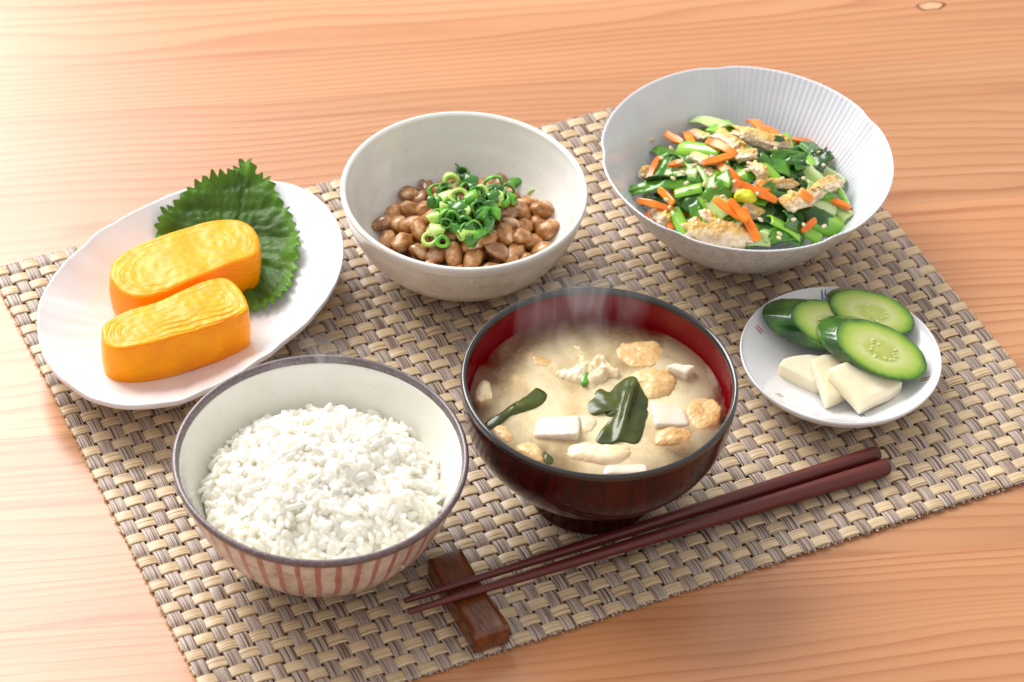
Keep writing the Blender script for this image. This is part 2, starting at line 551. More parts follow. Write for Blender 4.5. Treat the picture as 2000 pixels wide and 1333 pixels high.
def cucumber_mats():
    s = NT("cucumber_flesh")          # UV.x: 0 at the middle of the cut face, 1 at the skin
    tc = s.n('ShaderNodeTexCoord')
    sep = s.n('ShaderNodeSeparateXYZ')
    s.l(tc.outputs['UV'], sep.inputs[0])
    v = s.coord()
    r = s.math('ADD', sep.outputs[0], s.math('MULTIPLY', s.math('SUBTRACT', s.noise(v, 130, 3.0), 0.5), 0.16))
    c = s.ramp(r, [(0.0, (0.48, 0.53, 0.13)), (0.30, (0.43, 0.50, 0.10)), (0.46, (0.56, 0.61, 0.24)), (0.66, (0.45, 0.54, 0.12)), (0.80, (0.32, 0.47, 0.05)), (0.92, (0.12, 0.28, 0.014)), (1.0, (0.02, 0.085, 0.010))])
    s.base(c)
    s.set(rough=0.2, sss=0.45, rad=(0.7, 1, 0.3), ssc=0.003, coat=0.4, coat_r=0.1)
    s.bump(s.noise(v, 240, 3.0), 0.3, 0.0006)
    k = food("cucumber_skin", [(0.010, 0.045, 0.008), (0.025, 0.105, 0.012), (0.07, 0.21, 0.02)], 70, 0.2, bump=(120, 0.5, 0.0010), coat=0.5)
    return s.m, k


M['cuc'], M['cuc_skin'] = cucumber_mats()
M['cuc_seed'] = food("cucumber_seed", [(0.55, 0.59, 0.19), (0.60, 0.64, 0.26)], 200, 0.2, sss=0.4, coat=0.4)
M['blue_print'] = NT("blue_print").set(rough=0.2).m
M['blue_print'].node_tree.nodes['Principled BSDF'].inputs['Base Color'].default_value = (0.06, 0.10, 0.34, 1)
M['red_print'] = NT("red_print").set(rough=0.2).m
M['red_print'].node_tree.nodes['Principled BSDF'].inputs['Base Color'].default_value = (0.55, 0.10, 0.07, 1)
M['tan_print'] = NT("tan_print").set(rough=0.2).m
M['tan_print'].node_tree.nodes['Principled BSDF'].inputs['Base Color'].default_value = (0.62, 0.36, 0.22, 1)


def soup_mat():
    s = NT("cloudy_miso_broth")
    v = s.coord()
    big = s.noise(v, 24, 2.5, 0.55, 0.8)
    fine = s.noise(v, 420, 4.0, 0.7)
    f = s.math('ADD', s.math('MULTIPLY', big, 0.88), s.math('MULTIPLY', fine, 0.16))
    c = s.ramp(f, [(0.34, (0.50, 0.36, 0.185)), (0.46, (0.71, 0.555, 0.31)), (0.58, (0.84, 0.71, 0.45))])
    s.base(c)
    s.set(rough=0.09, spec=0.5, sss=0.3, rad=(1, 0.8, 0.5), ssc=0.004)
    tr = s.n('ShaderNodeBsdfTransparent')
    tr.inputs[0].default_value = (0.95, 0.80, 0.62, 1)
    mx = s.n('ShaderNodeMixShader')
    # the broth is clearer where the miso has not settled
    clear = s.ramp(f, [(0.34, (0.40, 0.40, 0.40)), (0.56, (0.14, 0.14, 0.14))])
    # and thinner towards the wall, where the bowl curves up under it
    ln = s.n('ShaderNodeVectorMath', operation='LENGTH')
    tc = s.n('ShaderNodeTexCoord')
    s.l(tc.outputs['Object'], ln.inputs[0])
    edge = s.ramp(s.math('MULTIPLY', ln.outputs['Value'], 1 / 0.055), [(0.60, (0, 0, 0)), (1.0, (0.75, 0.75, 0.75))])
    s.l(s.math('ADD', clear, edge), mx.inputs[0]); s.l(s.b.outputs[0], mx.inputs[1]); s.l(tr.outputs[0], mx.inputs[2])
    s.l(mx.outputs[0], s.out.inputs[0])
    return s.m


M['soup'] = soup_mat()


def shiso_mat():
    s = NT("shiso_leaf")
    v = s.coord()
    c = s.ramp(s.noise(v, 60, 4.0), [(0.3, (0.030, 0.088, 0.004)), (0.55, (0.062, 0.155, 0.007)), (0.75, (0.11, 0.23, 0.015))])
    tc = s.n('ShaderNodeTexCoord')
    sep = s.n('ShaderNodeSeparateXYZ')
    s.l(tc.outputs['UV'], sep.inputs[0])
    e = s.ramp(sep.outputs[0], [(0.80, (0, 0, 0)), (1.0, (1, 1, 1))])
    c = s.mix(s.math('MULTIPLY', e, 0.55), c, (0.17, 0.42, 0.03))  # brighter green towards the teeth: backlight through the thin edge, painted into the colour
    s.base(c)
    s.set(rough=0.48, spec=0.4)
    s.bump(s.noise(v, 420, 4.0), 0.6, 0.0008)
    tr = s.n('ShaderNodeBsdfTranslucent'); tr.inputs[0].default_value = (0.16, 0.42, 0.03, 1)
    mx = s.n('ShaderNodeMixShader'); mx.inputs[0].default_value = 0.25
    s.l(s.b.outputs[0], mx.inputs[1]); s.l(tr.outputs[0], mx.inputs[2]); s.l(mx.outputs[0], s.out.inputs[0])
    return s.m


M['shiso'] = shiso_mat()

# ================================================================== the table
GA = math.radians(-16.0)
table = thing("table_top", (0, 0, ZT), None, None, kind='structure')
table.rotation_euler = (0, 0, GA)


def board(y0, y1):
    b = 0.00004
    V, F = [], []
    xs = (-1.0, 1.0)
    prof = [(y0 + b, -0.022), (y0, -b), (y0 + b, 0.0), (y1 - b, 0.0), (y1, -b), (y1 - b, -0.022)]
    for x in xs:
        for (y, z) in prof:
            V.append((x, y, z))
    n = len(prof)
    for i in range(n):
        F.append((i, (i + 1) % n, n + (i + 1) % n, n + i))
    F.append(tuple(range(n))[::-1]); F.append(tuple(range(n, 2 * n)))
    return mesh("board", V, F, M['wood'], smooth=False)


JOINTS = [0.207 + 0.1143 * k for k in range(-8, 6)]
for a, b in zip(JOINTS[:-1], JOINTS[1:]):
    obj("board", board(a, b), table)
# the knot of the far right board: a disc of end grain with a dark bark ring, let into the board
kp = at(1818, 12, ZT)
kn = lathe("knot", [(0.0002, 0.00012), (0.0034, 0.00012), (0.0038, 0.0001), (0.0048, 0.00008), (0.0054, -0.0001)], 40,
           [food("knot_core", [(0.52, 0.27, 0.13), (0.66, 0.40, 0.22)], 400, 0.45), food("knot_ring", [(0.10, 0.035, 0.02), (0.26, 0.10, 0.05)], 500, 0.45)],
           rfun=lambda th, r, z, i: (r * (1 + 0.12 * math.sin(2 * th + 1) + 0.06 * math.sin(5 * th)), z), pm=[0, 0, 1, 1, 1])
ko = obj("knot", kn, table)
kl = Matrix.Rotation(-GA, 4, 'Z') @ Vector((kp[0], kp[1], 0))
ko.location = (kl.x, kl.y, 0)
ko.scale = (1.5, 0.85, 1)

# ================================================================== the woven mat
LX, LY = 0.415, 0.309
NCX, NRY = 58, 43
PX, PY = LX / NCX, LY / NRY
mat_o = thing("placemat", (0, 0, ZT), "woven straw and grey placemat lying under all the dishes on the table", "placemat")


def strip(ncell, pitch, width, amp, sign, thick, threads, flat):
    L = ncell * pitch
    sp = 8
    na = ncell * sp + 1
    prof = []
    for k in range(2 * threads + 1):
        u = k / (2 * threads)
        z = thick / 2 + (0.0 if k % 2 else -0.00018) - 0.00022 * (2 * u - 1) ** 4
        prof.append((u, (u - 0.5) * width, z))
    prof += [(1.0, width / 2, -thick / 2), (0.0, -width / 2, -thick / 2)]
    n = len(prof)
    V, UV, F = [], [], []
    for a in range(na):
        s = a / sp
        c = math.cos(math.pi * (s - 0.5)) * sign
        c = math.copysign(abs(c) ** flat, c)
        x = -L / 2 + s * pitch
        for (u, y, z) in prof:
            V.append((x, y, z + amp * c)); UV.append((u, s))
    for a in range(na - 1):
        for k in range(n):
            k2 = (k + 1) % n
            F.append((a * n + k, (a + 1) * n + k, (a + 1) * n + k2, a * n + k2))
    F.append(tuple(range(n))); F.append(tuple((na - 1) * n + k for k in range(n - 1, -1, -1)))
    return V, F, UV


TH = 0.0008
lm = []
for sg in (1, -1):
    V, F, UV = strip(NCX, PX, 0.00535, 0.00046, sg, TH, 6, 0.8)
    lm.append(mesh("cross_strip", V, F, M['light'], UV))
gm = []
for sg in (1, -1):
    V, F, UV = strip(NRY, PY, 0.00610, 0.00046, sg, TH, 7, 0.55)
    gm.append(mesh("long_strip", V, F, M['grey'], UV))
for j in range(NRY):
    o = obj("cross_strip", lm[j % 2], mat_o, (random.uniform(-3, 3) * 1e-4, -LY / 2 + (j + 0.5) * PY + random.uniform(-1, 1) * 1.2e-4, -ZT))
for i in range(NCX):
    # goes under where the light strip goes over
    o = obj("long_strip", gm[(i + 1) % 2], mat_o, (-LX / 2 + (i + 0.5) * PX + random.uniform(-1, 1) * 1.2e-4, random.uniform(-3, 3) * 1e-4, -ZT))
    o.rotation_euler = (0, 0, math.pi / 2)

fr = random.Random(9)
V, F = [], []


def fibre(x, y, dx, dy):
    L, w = fr.uniform(0.0005, 0.0013), 0.00016
    z = fr.uniform(-0.0009, 0.0001) - ZT
    a = fr.uniform(-0.25, 0.25)
    ex, ey = dx - dy * a, dy + dx * a
    b = len(V)
    for (t, h) in ((0, w), (0, -w), (L, w * 0.7), (L, -w * 0.7)):
        for s_ in (-1, 1):
            V.append((x + ex * t - dy * w * s_, y + ey * t + dx * w * s_, z + h))
    F.extend([(b, b + 1, b + 5, b + 4), (b + 2, b + 6, b + 7, b + 3), (b, b + 4, b + 6, b + 2), (b + 1, b + 3, b + 7, b + 5), (b + 4, b + 5, b + 7, b + 6)])


for i in range(NCX):
    for sy in (-1, 1):
        for _ in range(5):
            fibre(-LX / 2 + (i + 0.5) * PX + fr.uniform(-1, 1) * 0.0028, sy * (LY / 2 - 0.0002), 0, sy)
nf = len(F)
for j in range(NRY):
    for sx in (-1, 1):
        for _ in range(5):
            fibre(sx * (LX / 2 - 0.0002), -LY / 2 + (j + 0.5) * PY + fr.uniform(-1, 1) * 0.0024, sx, 0)
obj("frayed_ends", mesh("frayed_ends", V, F, [M['grey'], M['light']], [(0.3, 0.5)] * len(V), False, [0] * nf + [1] * (len(F) - nf)), mat_o, kind='stuff')

# ================================================================== the dishes
def bowl(name, loc, label, cat):
    return thing(name, (loc[0], loc[1], ZB), label, cat)


# ---- soup bowl
SB = np.array([-0.0111, -0.0855])
sb = bowl("soup_bowl", SB, "dark red lacquer soup bowl with black rim, full of miso soup", "soup bowl")
so = crom([(0.020, 0.0172), (0.0290, 0.0176), (0.0410, 0.0232), (0.0505, 0.0340), (0.0562, 0.0450), (0.0583, 0.0580), (0.0586, 0.0648)], 8)
si = crom([(0.0566, 0.0648), (0.0562, 0.0580), (0.0540, 0.0450), (0.0484, 0.0345), (0.0392, 0.0258), (0.0250, 0.0212), (0.0004, 0.0205)], 8)
obj("body", lathe("soup_bowl_body", so + si, 128, [M['lac_out'], M['lac_in']], pm=[0] * len(so) + [1] * len(si)), sb)
obj("rim", lathe("soup_bowl_rim", crom([(0.05640, 0.0646), (0.05880, 0.0644), (0.05895, 0.0656), (0.0588, 0.0666), (0.0579, 0.0673), (0.0569, 0.0668), (0.05630, 0.0655), (0.05640, 0.0646)], 4)[:-1], 128, M['lac_rim'], closed=True), sb)
obj("foot", lathe("soup_bowl_foot", crom([(0.0225, 0.0020), (0.0234, 0.0), (0.0268, 0.0), (0.0273, 0.0012), (0.0268, 0.0070), (0.0270, 0.0140), (0.0284, 0.0182)], 5), 96, M['lac_out']), sb)
# painted ring lines near the foot
ZS = 0.0525 + 0.0


def soup_mesh():
    V, F = [(0, 0, 0)], []
    n, rs = 96, np.linspace(0.004, 0.0549, 26)
    for r in rs:
        t = (r / 0.0549)
        for k in range(n):
            th = 2 * math.pi * k / n
            z = 0.0007 * max(0.0, (t - 0.95) / 0.05) ** 2 + 0.00025 * nz(r * math.cos(th) * 90, r * math.sin(th) * 90, 3)
            V.append((r * math.cos(th), r * math.sin(th), z))
    for k in range(n):
        F.append((0, 1 + k, 1 + (k + 1) % n))
    for i in range(len(rs) - 1):
        for k in range(n):
            a, b = 1 + i * n, 1 + (i + 1) * n
            F.append((a + k, b + k, b + (k + 1) % n, a + (k + 1) % n))
    return mesh("miso_soup", V, F, M['soup'])


soup = obj("miso_soup", soup_mesh(), None, (SB[0], SB[1], ZS), "cloudy beige miso broth filling the dark red lacquer bowl", "soup")

# ---- rice bowl
RB = np.array([-0.1330, -0.0725])
rb = bowl("rice_bowl", RB, "white rice bowl with brown rim and red painted stripes outside", "rice bowl")
ro = crom([(0.0180, 0.0055), (0.0270, 0.0062), (0.0400, 0.0130), (0.0500, 0.0255), (0.0568, 0.0410), (0.0606, 0.0534)], 8)
ri = crom([(0.0585, 0.0534), (0.0542, 0.0410), (0.0472, 0.0270), (0.0370, 0.0155), (0.0220, 0.0095), (0.0004, 0.0085)], 8)
wob = lambda th, r, z, i: (r * (1 + 0.004 * math.sin(2 * th + 0.6) + 0.002 * math.sin(3 * th)), z)
obj("body", lathe("rice_bowl_body", ro + ri, 128, [M['striped'], M['rice_in']], wob, [0] * len(ro) + [1] * len(ri)), rb)
obj("rim", lathe("rice_bowl_rim", crom([(0.0586, 0.0530), (0.0604, 0.0524), (0.0613, 0.0535), (0.0616, 0.0552), (0.0609, 0.0563), (0.0597, 0.0563), (0.0590, 0.0552), (0.0586, 0.0530)], 4)[:-1], 128, M['rim_brown'], wob, closed=True), rb)
obj("foot", lathe("rice_bowl_foot", crom([(0.0200, 0.002), (0.0206, 0.0), (0.0232, 0.0), (0.0238, 0.001), (0.0246, 0.0066)], 5), 96, M['striped']), rb)

# ---- natto bowl
NB = np.array([-0.0008, 0.0751])
nb = bowl("small_bowl", NB, "small cream glazed bowl with thick rounded lip holding natto", "small bowl")
no = crom([(0.0180, 0.0048), (0.0260, 0.0052), (0.0390, 0.0095), (0.0485, 0.0190), (0.0545, 0.0310), (0.0568, 0.0395), (0.0577, 0.0432), (0.0574, 0.0448), (0.0562, 0.0452), (0.0551, 0.0443)], 7)
ni = crom([(0.0551, 0.0443), (0.0540, 0.0395), (0.0505, 0.0290), (0.0440, 0.0180), (0.0340, 0.0105), (0.0200, 0.0078), (0.0004, 0.0072)], 8)
obj("body", lathe("small_bowl_body", no + ni[1:], 128, [M['cream_out'], M['cream']], lambda th, r, z, i: (r * (1 + 0.003 * math.sin(2 * th)), z), [0] * 36 + [1] * (len(no) + len(ni) - 37)), nb)
obj("foot", lathe("small_bowl_foot", crom([(0.0190, 0.002), (0.0195, 0.0), (0.0222, 0.0), (0.0230, 0.0056)], 5), 96, M['cream_out']), nb)

# ---- ribbed bowl
VB = np.array([0.1303, 0.0419])
vb = bowl("ribbed_bowl", VB, "bluish white ribbed bowl with gently notched rim holding green vegetables", "serving bowl")
vo = crom([(0.0190, 0.0050), (0.0280, 0.0056), (0.0410, 0.0115), (0.0535, 0.0250), (0.0630, 0.0390), (0.0684, 0.0478), (0.0692, 0.0492), (0.0688, 0.0498), (0.0680, 0.0494)], 7)
vi = crom([(0.0680, 0.0494), (0.0655, 0.0455), (0.0600, 0.0372), (0.0505, 0.0245), (0.0400, 0.0140), (0.0260, 0.0085), (0.0004, 0.0075)], 8)
NOTCH = []
for (u, v) in ((1400, 134), (1690, 236), (1640, 470), (1300, 480), (1176, 300)):
    p = at(u, v, 0.05)
    NOTCH.append(math.atan2(p[1] - VB[1], p[0] - VB[0]))


def vrib(th, r, z, i):
    k = min(1.0, max(0.0, (r - 0.010) / 0.02))
    e = 0.00013 * math.cos(140 * th) * k * (1.0 if i > len(vo) else 0.5)
    d = 0.0
    for a in NOTCH:
        x = (th - a + math.pi) % (2 * math.pi) - math.pi
        d += math.exp(-(x / 0.085) ** 2)
    f = max(0.0, (r - 0.03) / 0.039) ** 2
    return r * (1 - 0.017 * d * f) + e * 0.6, z - e * 0.7


vv = vo + vi[1:]
obj("body", lathe("ribbed_bowl_body", vv, 980, [M['rib_out'], M['rib']], vrib, [0] * 40 + [1] * (len(vv) - 40)), vb)
obj("foot", lathe("ribbed_bowl_foot", crom([(0.0200, 0.002), (0.0205, 0.0), (0.0235, 0.0), (0.0242, 0.0058)], 5), 96, M['rib_out']), vb)

# ---- pickle plate
KB = np.array([0.12343, -0.06689])
pk = bowl("pickle_plate", KB, "small round white plate with paired blue and red dashes holding pickles", "small plate")


def pk_z(r):
    t = r / 0.0456
    return 0.0042 + (0.0136 * max(0.0, (t - 0.38) / 0.62) ** 1.7)


pi_ = [(r, pk_z(r)) for r in np.linspace(0.0450, 0.0003, 26)]
po = crom([(0.0190, 0.0018), (0.0270, 0.0020), (0.0360, 0.0062), (0.0430, 0.0125), (0.0456, 0.0166), (0.0457, 0.0175)], 6)
pe = [(0.0455, 0.0180), (0.04525, 0.0180)]
obj("body", lathe("pickle_plate_body", po + pe + pi_, 112, M['plate']), pk)
obj("foot", lathe("pickle_plate_foot", crom([(0.0185, 0.001), (0.0190, 0.0), (0.0212, 0.0), (0.0222, 0.0030)], 4), 80, M['plate']), pk)


def dash(u, v, mk, ln=0.0040, gap=0.0016):
    p = on(u, v, lambda x, y: ZB + pk_z(min(0.0448, math.hypot(x - KB[0], y - KB[1]))))
    d = np.array([p[0] - KB[0], p[1] - KB[1]])
    r0, th0 = np.linalg.norm(d), math.atan2(d[1], d[0])
    for sgn in (-1, 1):
        V, F = [], []
        for i in range(7):
            r = min(0.0448, r0 + ln * (i / 6 - 0.5))
            w = 0.00040 * (1 - 0.5 * abs(i / 3 - 1))
            for (off, dz) in ((-w, 0.00001), (0, 0.00008), (w, 0.00001)):
                a = th0 + (sgn * gap / 2 + off) / r0
                V.append((r * math.cos(a), r * math.sin(a), pk_z(r) + dz + 0.00016))
        for i in range(6):
            for k in range(2):
                F.append((i * 3 + k, i * 3 + k + 1, i * 3 + k + 4, i * 3 + k + 3))
        obj("painted_dash", mesh("painted_dash", V, F, M[mk]), pk)


for (u, v, c) in ((1609, 577, 'blue_print'), (1483, 645, 'red_print'), (1522, 772, 'tan_print'), (1683, 812, 'blue_print'), (1807, 741, 'red_print')):
    dash(u, v, c)

# ---- oval plate
OB = np.array([-0.1327, 0.0837])
OT = np.radians([-178, 171, 155, 142, 127, 112, 98, 70, 44, 36, 27, 16, 5, -4, -17, -33, -51, -70, -85, -98, -110, -120, -129, -138, -147, -157, -168])
ORR = np.array([74.6, 70.2, 65., 60.8, 57.8, 57.8, 60.1, 69.9, 82.9, 85.7, 84.7, 81.6, 77.5, 72.8, 66.9, 61.2, 57.3, 57.4, 59.8, 65.6, 72.8, 77.9, 82.1, 84.2, 84.7, 81.6, 77.9]) / 1000
KK = 6


def obas(t):
    t = np.atleast_1d(t)
    return np.stack([np.ones_like(t)] + [f(k * t) for k in range(1, KK + 1) for f in (np.cos, np.sin)], 1)


OA = obas(OT)
OC = np.linalg.solve(OA.T @ OA + 0.05 * np.diag([0] + [k * k * 0.1 for k in range(1, KK + 1) for _ in (0, 1)]), OA.T @ ORR)


def o_r(t):
    return float((obas(np.array([t])) @ OC)[0])


def o_prof(q):
    if q <= 1:
        return 0.0050 + 0.0170 * max(0.0, (q - 0.50) / 0.50) ** 1.5
    return 0.0220 + (q - 1) * 0.045


def plate_z(x, y):
    dx, dy = x - OB[0], y - OB[1]
    q = math.hypot(dx, dy) / o_r(math.atan2(dy, dx))
    return ZB + o_prof(q)


op = bowl("oval_plate", OB, "white oval plate with wavy edge holding rolled omelette and a leaf", "oval plate")


def oval_mesh():
    n = 200
    qs = list(np.linspace(0.004, 0.985, 40))
    rows = [(q, o_prof(q), 1.0) for q in qs] + [(0.997, o_prof(0.99) + 0.0004, 1.0), (1.003, o_prof(0.99) - 0.0004, 1.0), (1.003, o_prof(0.99) - 0.0022, 1.0), (0.992, o_prof(0.99) - 0.0034, 0.6)]
    rows += [(q, o_prof(q) - 0.0034, 0.3) for q in (0.95, 0.88, 0.8, 0.72, 0.64, 0.56, 0.50, 0.46)]
    rows += [(0.45, 0.0, 0.0), (0.41, 0.0, 0.0), (0.40, 0.0016, 0.0), (0.004, 0.0016, 0.0)]
    rad = [o_r(2 * math.pi * k / n) for k in range(n)]
    V, F = [], []
    for (q, z, a) in rows:
        for k in range(n):
            th = 2 * math.pi * k / n
            f = max(0.0, (q - 0.45) / 0.5) * a
            w = 0.0016 * f * nz(math.cos(th) * 3.2, math.sin(th) * 3.2, q * 1.0) + 0.0008 * f * (1.6 - q) * nz(math.cos(th) * 11, math.sin(th) * 11, q * 3 + 5)
            r = q * rad[k]
            V.append((r * math.cos(th), r * math.sin(th), z + w))
    for i in range(len(rows) - 1):
        for k in range(n):
            k2 = (k + 1) % n
            F.append((i * n + k2, i * n + k, (i + 1) * n + k, (i + 1) * n + k2))
    F.append(tuple(range(n))); F.append(tuple((len(rows) - 1) * n + k for k in range(n - 1, -1, -1)))
    return mesh("oval_plate_body", V, F, M['white'])


obj("body", oval_mesh(), op)

# ================================================================== rice
RL = np.array([RB[0] + 0.0012, RB[1] - 0.0005])


def rice_h(x, y):
    dx, dy = x - RL[0], y - RL[1]
    r = math.hypot(dx, dy)
    t = min(1.0, r / 0.0505)
    return ZB + 0.0315 + 0.0205 * (1 - t ** 2.2) ** 0.85 + 0.0048 * nz(x * 50, y * 50, 2.0) * (1 - t ** 4) + 0.0024 * nz(x * 105, y * 105, 9.0)


rice = thing("cooked_rice", (RL[0], RL[1], ZB + 0.009), "mound of steamed white rice heaped in the red striped bowl", "rice")
rz0 = ZB + 0.009


def rice_core():
    V, F = [], []
    n, rs = 72, np.linspace(0.0005, 0.0505, 28)
    for r in rs:
        for k in range(n):
            th = 2 * math.pi * k / n
            x, y = RL[0] + r * math.cos(th), RL[1] + r * math.sin(th)
            V.append((x - RL[0], y - RL[1], rice_h(x, y) - 0.0009 - rz0))
    for (r, z) in ((0.046, 0.020), (0.036, 0.008), (0.0005, 0.0015)):
        for k in range(n):
            th = 2 * math.pi * k / n
            V.append((r * math.cos(th), r * math.sin(th), z))
    m = len(rs) + 3
    for i in range(m - 1):
        for k in range(n):
            F.append((i * n + k, i * n + (k + 1) % n, (i + 1) * n + (k + 1) % n, (i + 1) * n + k))
    F.append(tuple(range(n - 1, -1, -1))); F.append(tuple((m - 1) * n + k for k in range(n)))
    return mesh("packed_rice", V, F, M['rice_core'])




def grain_geo(L, R, bend, sd, na=8, nr=8):
    rnd = random.Random(sd)
    V, F = [(-L / 2, 0, 0)], []
    ph = rnd.uniform(0, 6)
    for i in range(1, na):
        t = i / na
        x = (t - 0.5) * L
        rr = R * (1 - abs(2 * t - 1) ** 2.6) ** 0.5
        for k in range(nr):
            a = 2 * math.pi * k / nr
            e = 1 + 0.07 * math.sin(2 * a + ph) + 0.05 * math.sin(5 * t + ph)
            V.append((x, rr * math.cos(a) * e, rr * 0.84 * math.sin(a) * e + bend * (1 - (2 * t - 1) ** 2)))
    V.append((L / 2, 0, 0))
    for k in range(nr):
        F.append((0, 1 + (k + 1) % nr, 1 + k))
    for i in range(na - 2):
        for k in range(nr):
            a, b = 1 + i * nr, 1 + (i + 1) * nr
            F.append((a + k, a + (k + 1) % nr, b + (k + 1) % nr, b + k))
    e = len(V) - 1
    b = 1 + (na - 2) * nr
    for k in range(nr):
        F.append((b + k, b + (k + 1) % nr, e))
    return V, F


GR = [grain_geo(*a) for a in ((0.0084, 0.00138, 0.0007, 1), (0.0076, 0.00145, 0.0004, 2), (0.0092, 0.00132, 0.0010, 3), (0.0080, 0.00140, -0.0005, 4), (0.0070, 0.00138, 0.0001, 5), (0.0058, 0.00142, 0.0002, 6))]
GM = [mesh("rice_grain", V, F, M['rice']) for V, F in GR]
grains = []
rnd = random.Random(11)
NG = 2300
for i in range(NG):
    r = 0.0500 * math.sqrt((i + 0.5) / NG)
    th = i * 2.39996 + rnd.uniform(-0.25, 0.25)
    r = min(0.0508, max(0, r + rnd.uniform(-1, 1) * 0.0012))
    x, y = RL[0] + r * math.cos(th), RL[1] + r * math.sin(th)
    e = 0.0012
    nrm = Vector((-(rice_h(x + e, y) - rice_h(x - e, y)) / (2 * e), -(rice_h(x, y + e) - rice_h(x, y - e)) / (2 * e), 1)).normalized()
    off = rnd.gauss(-0.0004, 0.0011)
    loc = Vector((x, y, rice_h(x, y))) + nrm * off
    loc.z = min(loc.z, ZB + 0.062)
    az = rnd.uniform(0, 2 * math.pi)
    tilt = rnd.gauss(0, 0.5) if rnd.random() < 0.9 else rnd.uniform(-1.3, 1.3)
    q = nrm.to_track_quat('Z', 'X').to_matrix() @ Matrix.Rotation(az, 3, 'Z') @ Matrix.Rotation(tilt, 3, 'Y') @ Matrix.Rotation(rnd.uniform(-0.6, 0.6), 3, 'X')
    view = (Vector(CP) - loc).normalized()
    grains.append((off + 0.0012 * max(0, nrm.dot(view)), loc, q, rnd.randrange(6), rnd.uniform(0.82, 1.14)))
grains.sort(key=lambda g: -g[0])
for (_, loc, q, k, s) in grains[:300]:
    o = obj("rice_grain", GM[k], rice)
    o.matrix_local = Matrix.Translation(loc - Vector((RL[0], RL[1], rz0))) @ q.to_4x4() @ Matrix.Scale(s, 4)
V, F = [], []
for (_, loc, q, k, s) in grains[300:]:
    b = len(V)
    gv, gf = GR[k]
    base = loc - Vector((RL[0], RL[1], rz0))
    V += [base + q @ (Vector(p) * s) for p in gv]
    F += [tuple(b + i for i in f) for f in gf]
core = rice_core()
b = len(V)
V += [Vector(v.co) for v in core.vertices]
F += [tuple(b + i for i in p.vertices) for p in core.polygons]
lr = obj("sticky_rice", mesh("sticky_rice", V, F, M['rice_core']), rice, kind='stuff')
md = lr.modifiers.new("fuse", 'REMESH')           # the grains stick together
md.mode = 'VOXEL'
md.voxel_size = 0.00043
md.use_smooth_shade = True
sm_ = lr.modifiers.new("soften", 'SMOOTH')
sm_.iterations = 1
sm_.factor = 0.5

# ================================================================== soup filling
def ptc(X, Y):
    return (880 + X / 2.6138, 540 + Y / 2.6138)


def puff(name, pts, z0, h, thick, mat, label, cat, group=None, wr=0.0006, ws=140, power=2.0, N=56, rings=9, hfun=None, conv=ptc, sm=2, seed=0.0, tilt=(0, 0), jit=0.0007):
    """a floating piece: its outline traced at its own height, domed and wrinkled, with an underside"""
    P = resample([at(*conv(X, Y), z0)[:2] for X, Y in pts], N, sm)
    c = P.mean(0)
    for k in range(N):
        d = P[k] - c
        P[k] = c + d * (1 + jit / 0.006 * (nz(P[k][0] * 330, P[k][1] * 330, seed + 2) + 0.6 * nz(P[k][0] * 900, P[k][1] * 900, seed)))
    V, F = [(0, 0, 0)], []

    def z_at(x, y, t):
        z = h * (1 - t ** power) + wr * nz(x * ws, y * ws, seed) + wr * 0.5 * nz(x * ws * 2.7, y * ws * 2.7, seed + 4)
        z += tilt[0] * (x - c[0]) + tilt[1] * (y - c[1])
        return z + (hfun(x, y, t) if hfun else 0.0)
    V[0] = (0, 0, z_at(c[0], c[1], 0))
    for i in range(1, rings + 1):
        t = i / rings
        for p in P:
            q = c + (p - c) * t
            V.append((q[0] - c[0], q[1] - c[1], z_at(q[0], q[1], t)))
    for (t, d) in ((1.0, thick), (0.55, thick * 1.15)):
        for p in P:
            q = c + (p - c) * t
            V.append((q[0] - c[0], q[1] - c[1], z_at(q[0], q[1], 1.0) - d))
    V.append((0, 0, -thick * 1.2))
    for k in range(N):
        F.append((0, 1 + k, 1 + (k + 1) % N))
    R = rings + 2
    for i in range(R - 1):
        a, b = 1 + i * N, 1 + (i + 1) * N
        for k in range(N):
            F.append((a + k, b + k, b + (k + 1) % N, a + (k + 1) % N))
    e = len(V) - 1
    b = 1 + (R - 1) * N
    for k in range(N):
        F.append((e, b + (k + 1) % N, b + k))
    # outline may run either way round
    area2 = np.sum(P[:, 0] * np.roll(P[:, 1], -1) - np.roll(P[:, 0], -1) * P[:, 1])
    if area2 < 0:
        F = [f[::-1] for f in F]
    return obj(name, mesh(name, V, F, mat), None, (c[0], c[1], z0), label, cat, group)


FT = "fried tofu pieces in the soup"
puff("fried_tofu_piece", [(845, 395), (860, 350), (920, 335), (1050, 332), (1085, 375), (1060, 445), (960, 470), (880, 440)], ZS - 0.0001, 0.0010, 0.004, M['fried_soft'],
     "golden fried tofu piece floating near the back right wall of the soup bowl", "fried tofu", FT, power=3, seed=1)
puff("fried_tofu_piece", [(905, 515), (960, 482), (1100, 472), (1148, 515), (1148, 575), (1095, 620), (1020, 628), (960, 580)], ZS - 0.0001, 0.0028, 0.004, M['fried_soft'],
     "golden fried tofu piece tucked behind the big seaweed leaf in the soup", "fried tofu", FT, power=3, seed=2)
puff("fried_tofu_piece", [(600, 925), (640, 850), (770, 862), (900, 868), (920, 905), (880, 950), (780, 962)], ZS - 0.0001, 0.0024, 0.004, M['fried_pale'],
     "pale fried tofu strip floating in front of the big seaweed leaf in the soup", "fried tofu", FT, power=4, seed=3)
puff("fried_tofu_piece", [(1040, 815), (1088, 765), (1160, 775), (1235, 800), (1205, 850), (1060, 865)], ZS - 0.0001, 0.0016, 0.004, M['fried_soft'],
     "small golden fried tofu piece at the front right of the soup", "fried tofu", FT, power=3, seed=4)
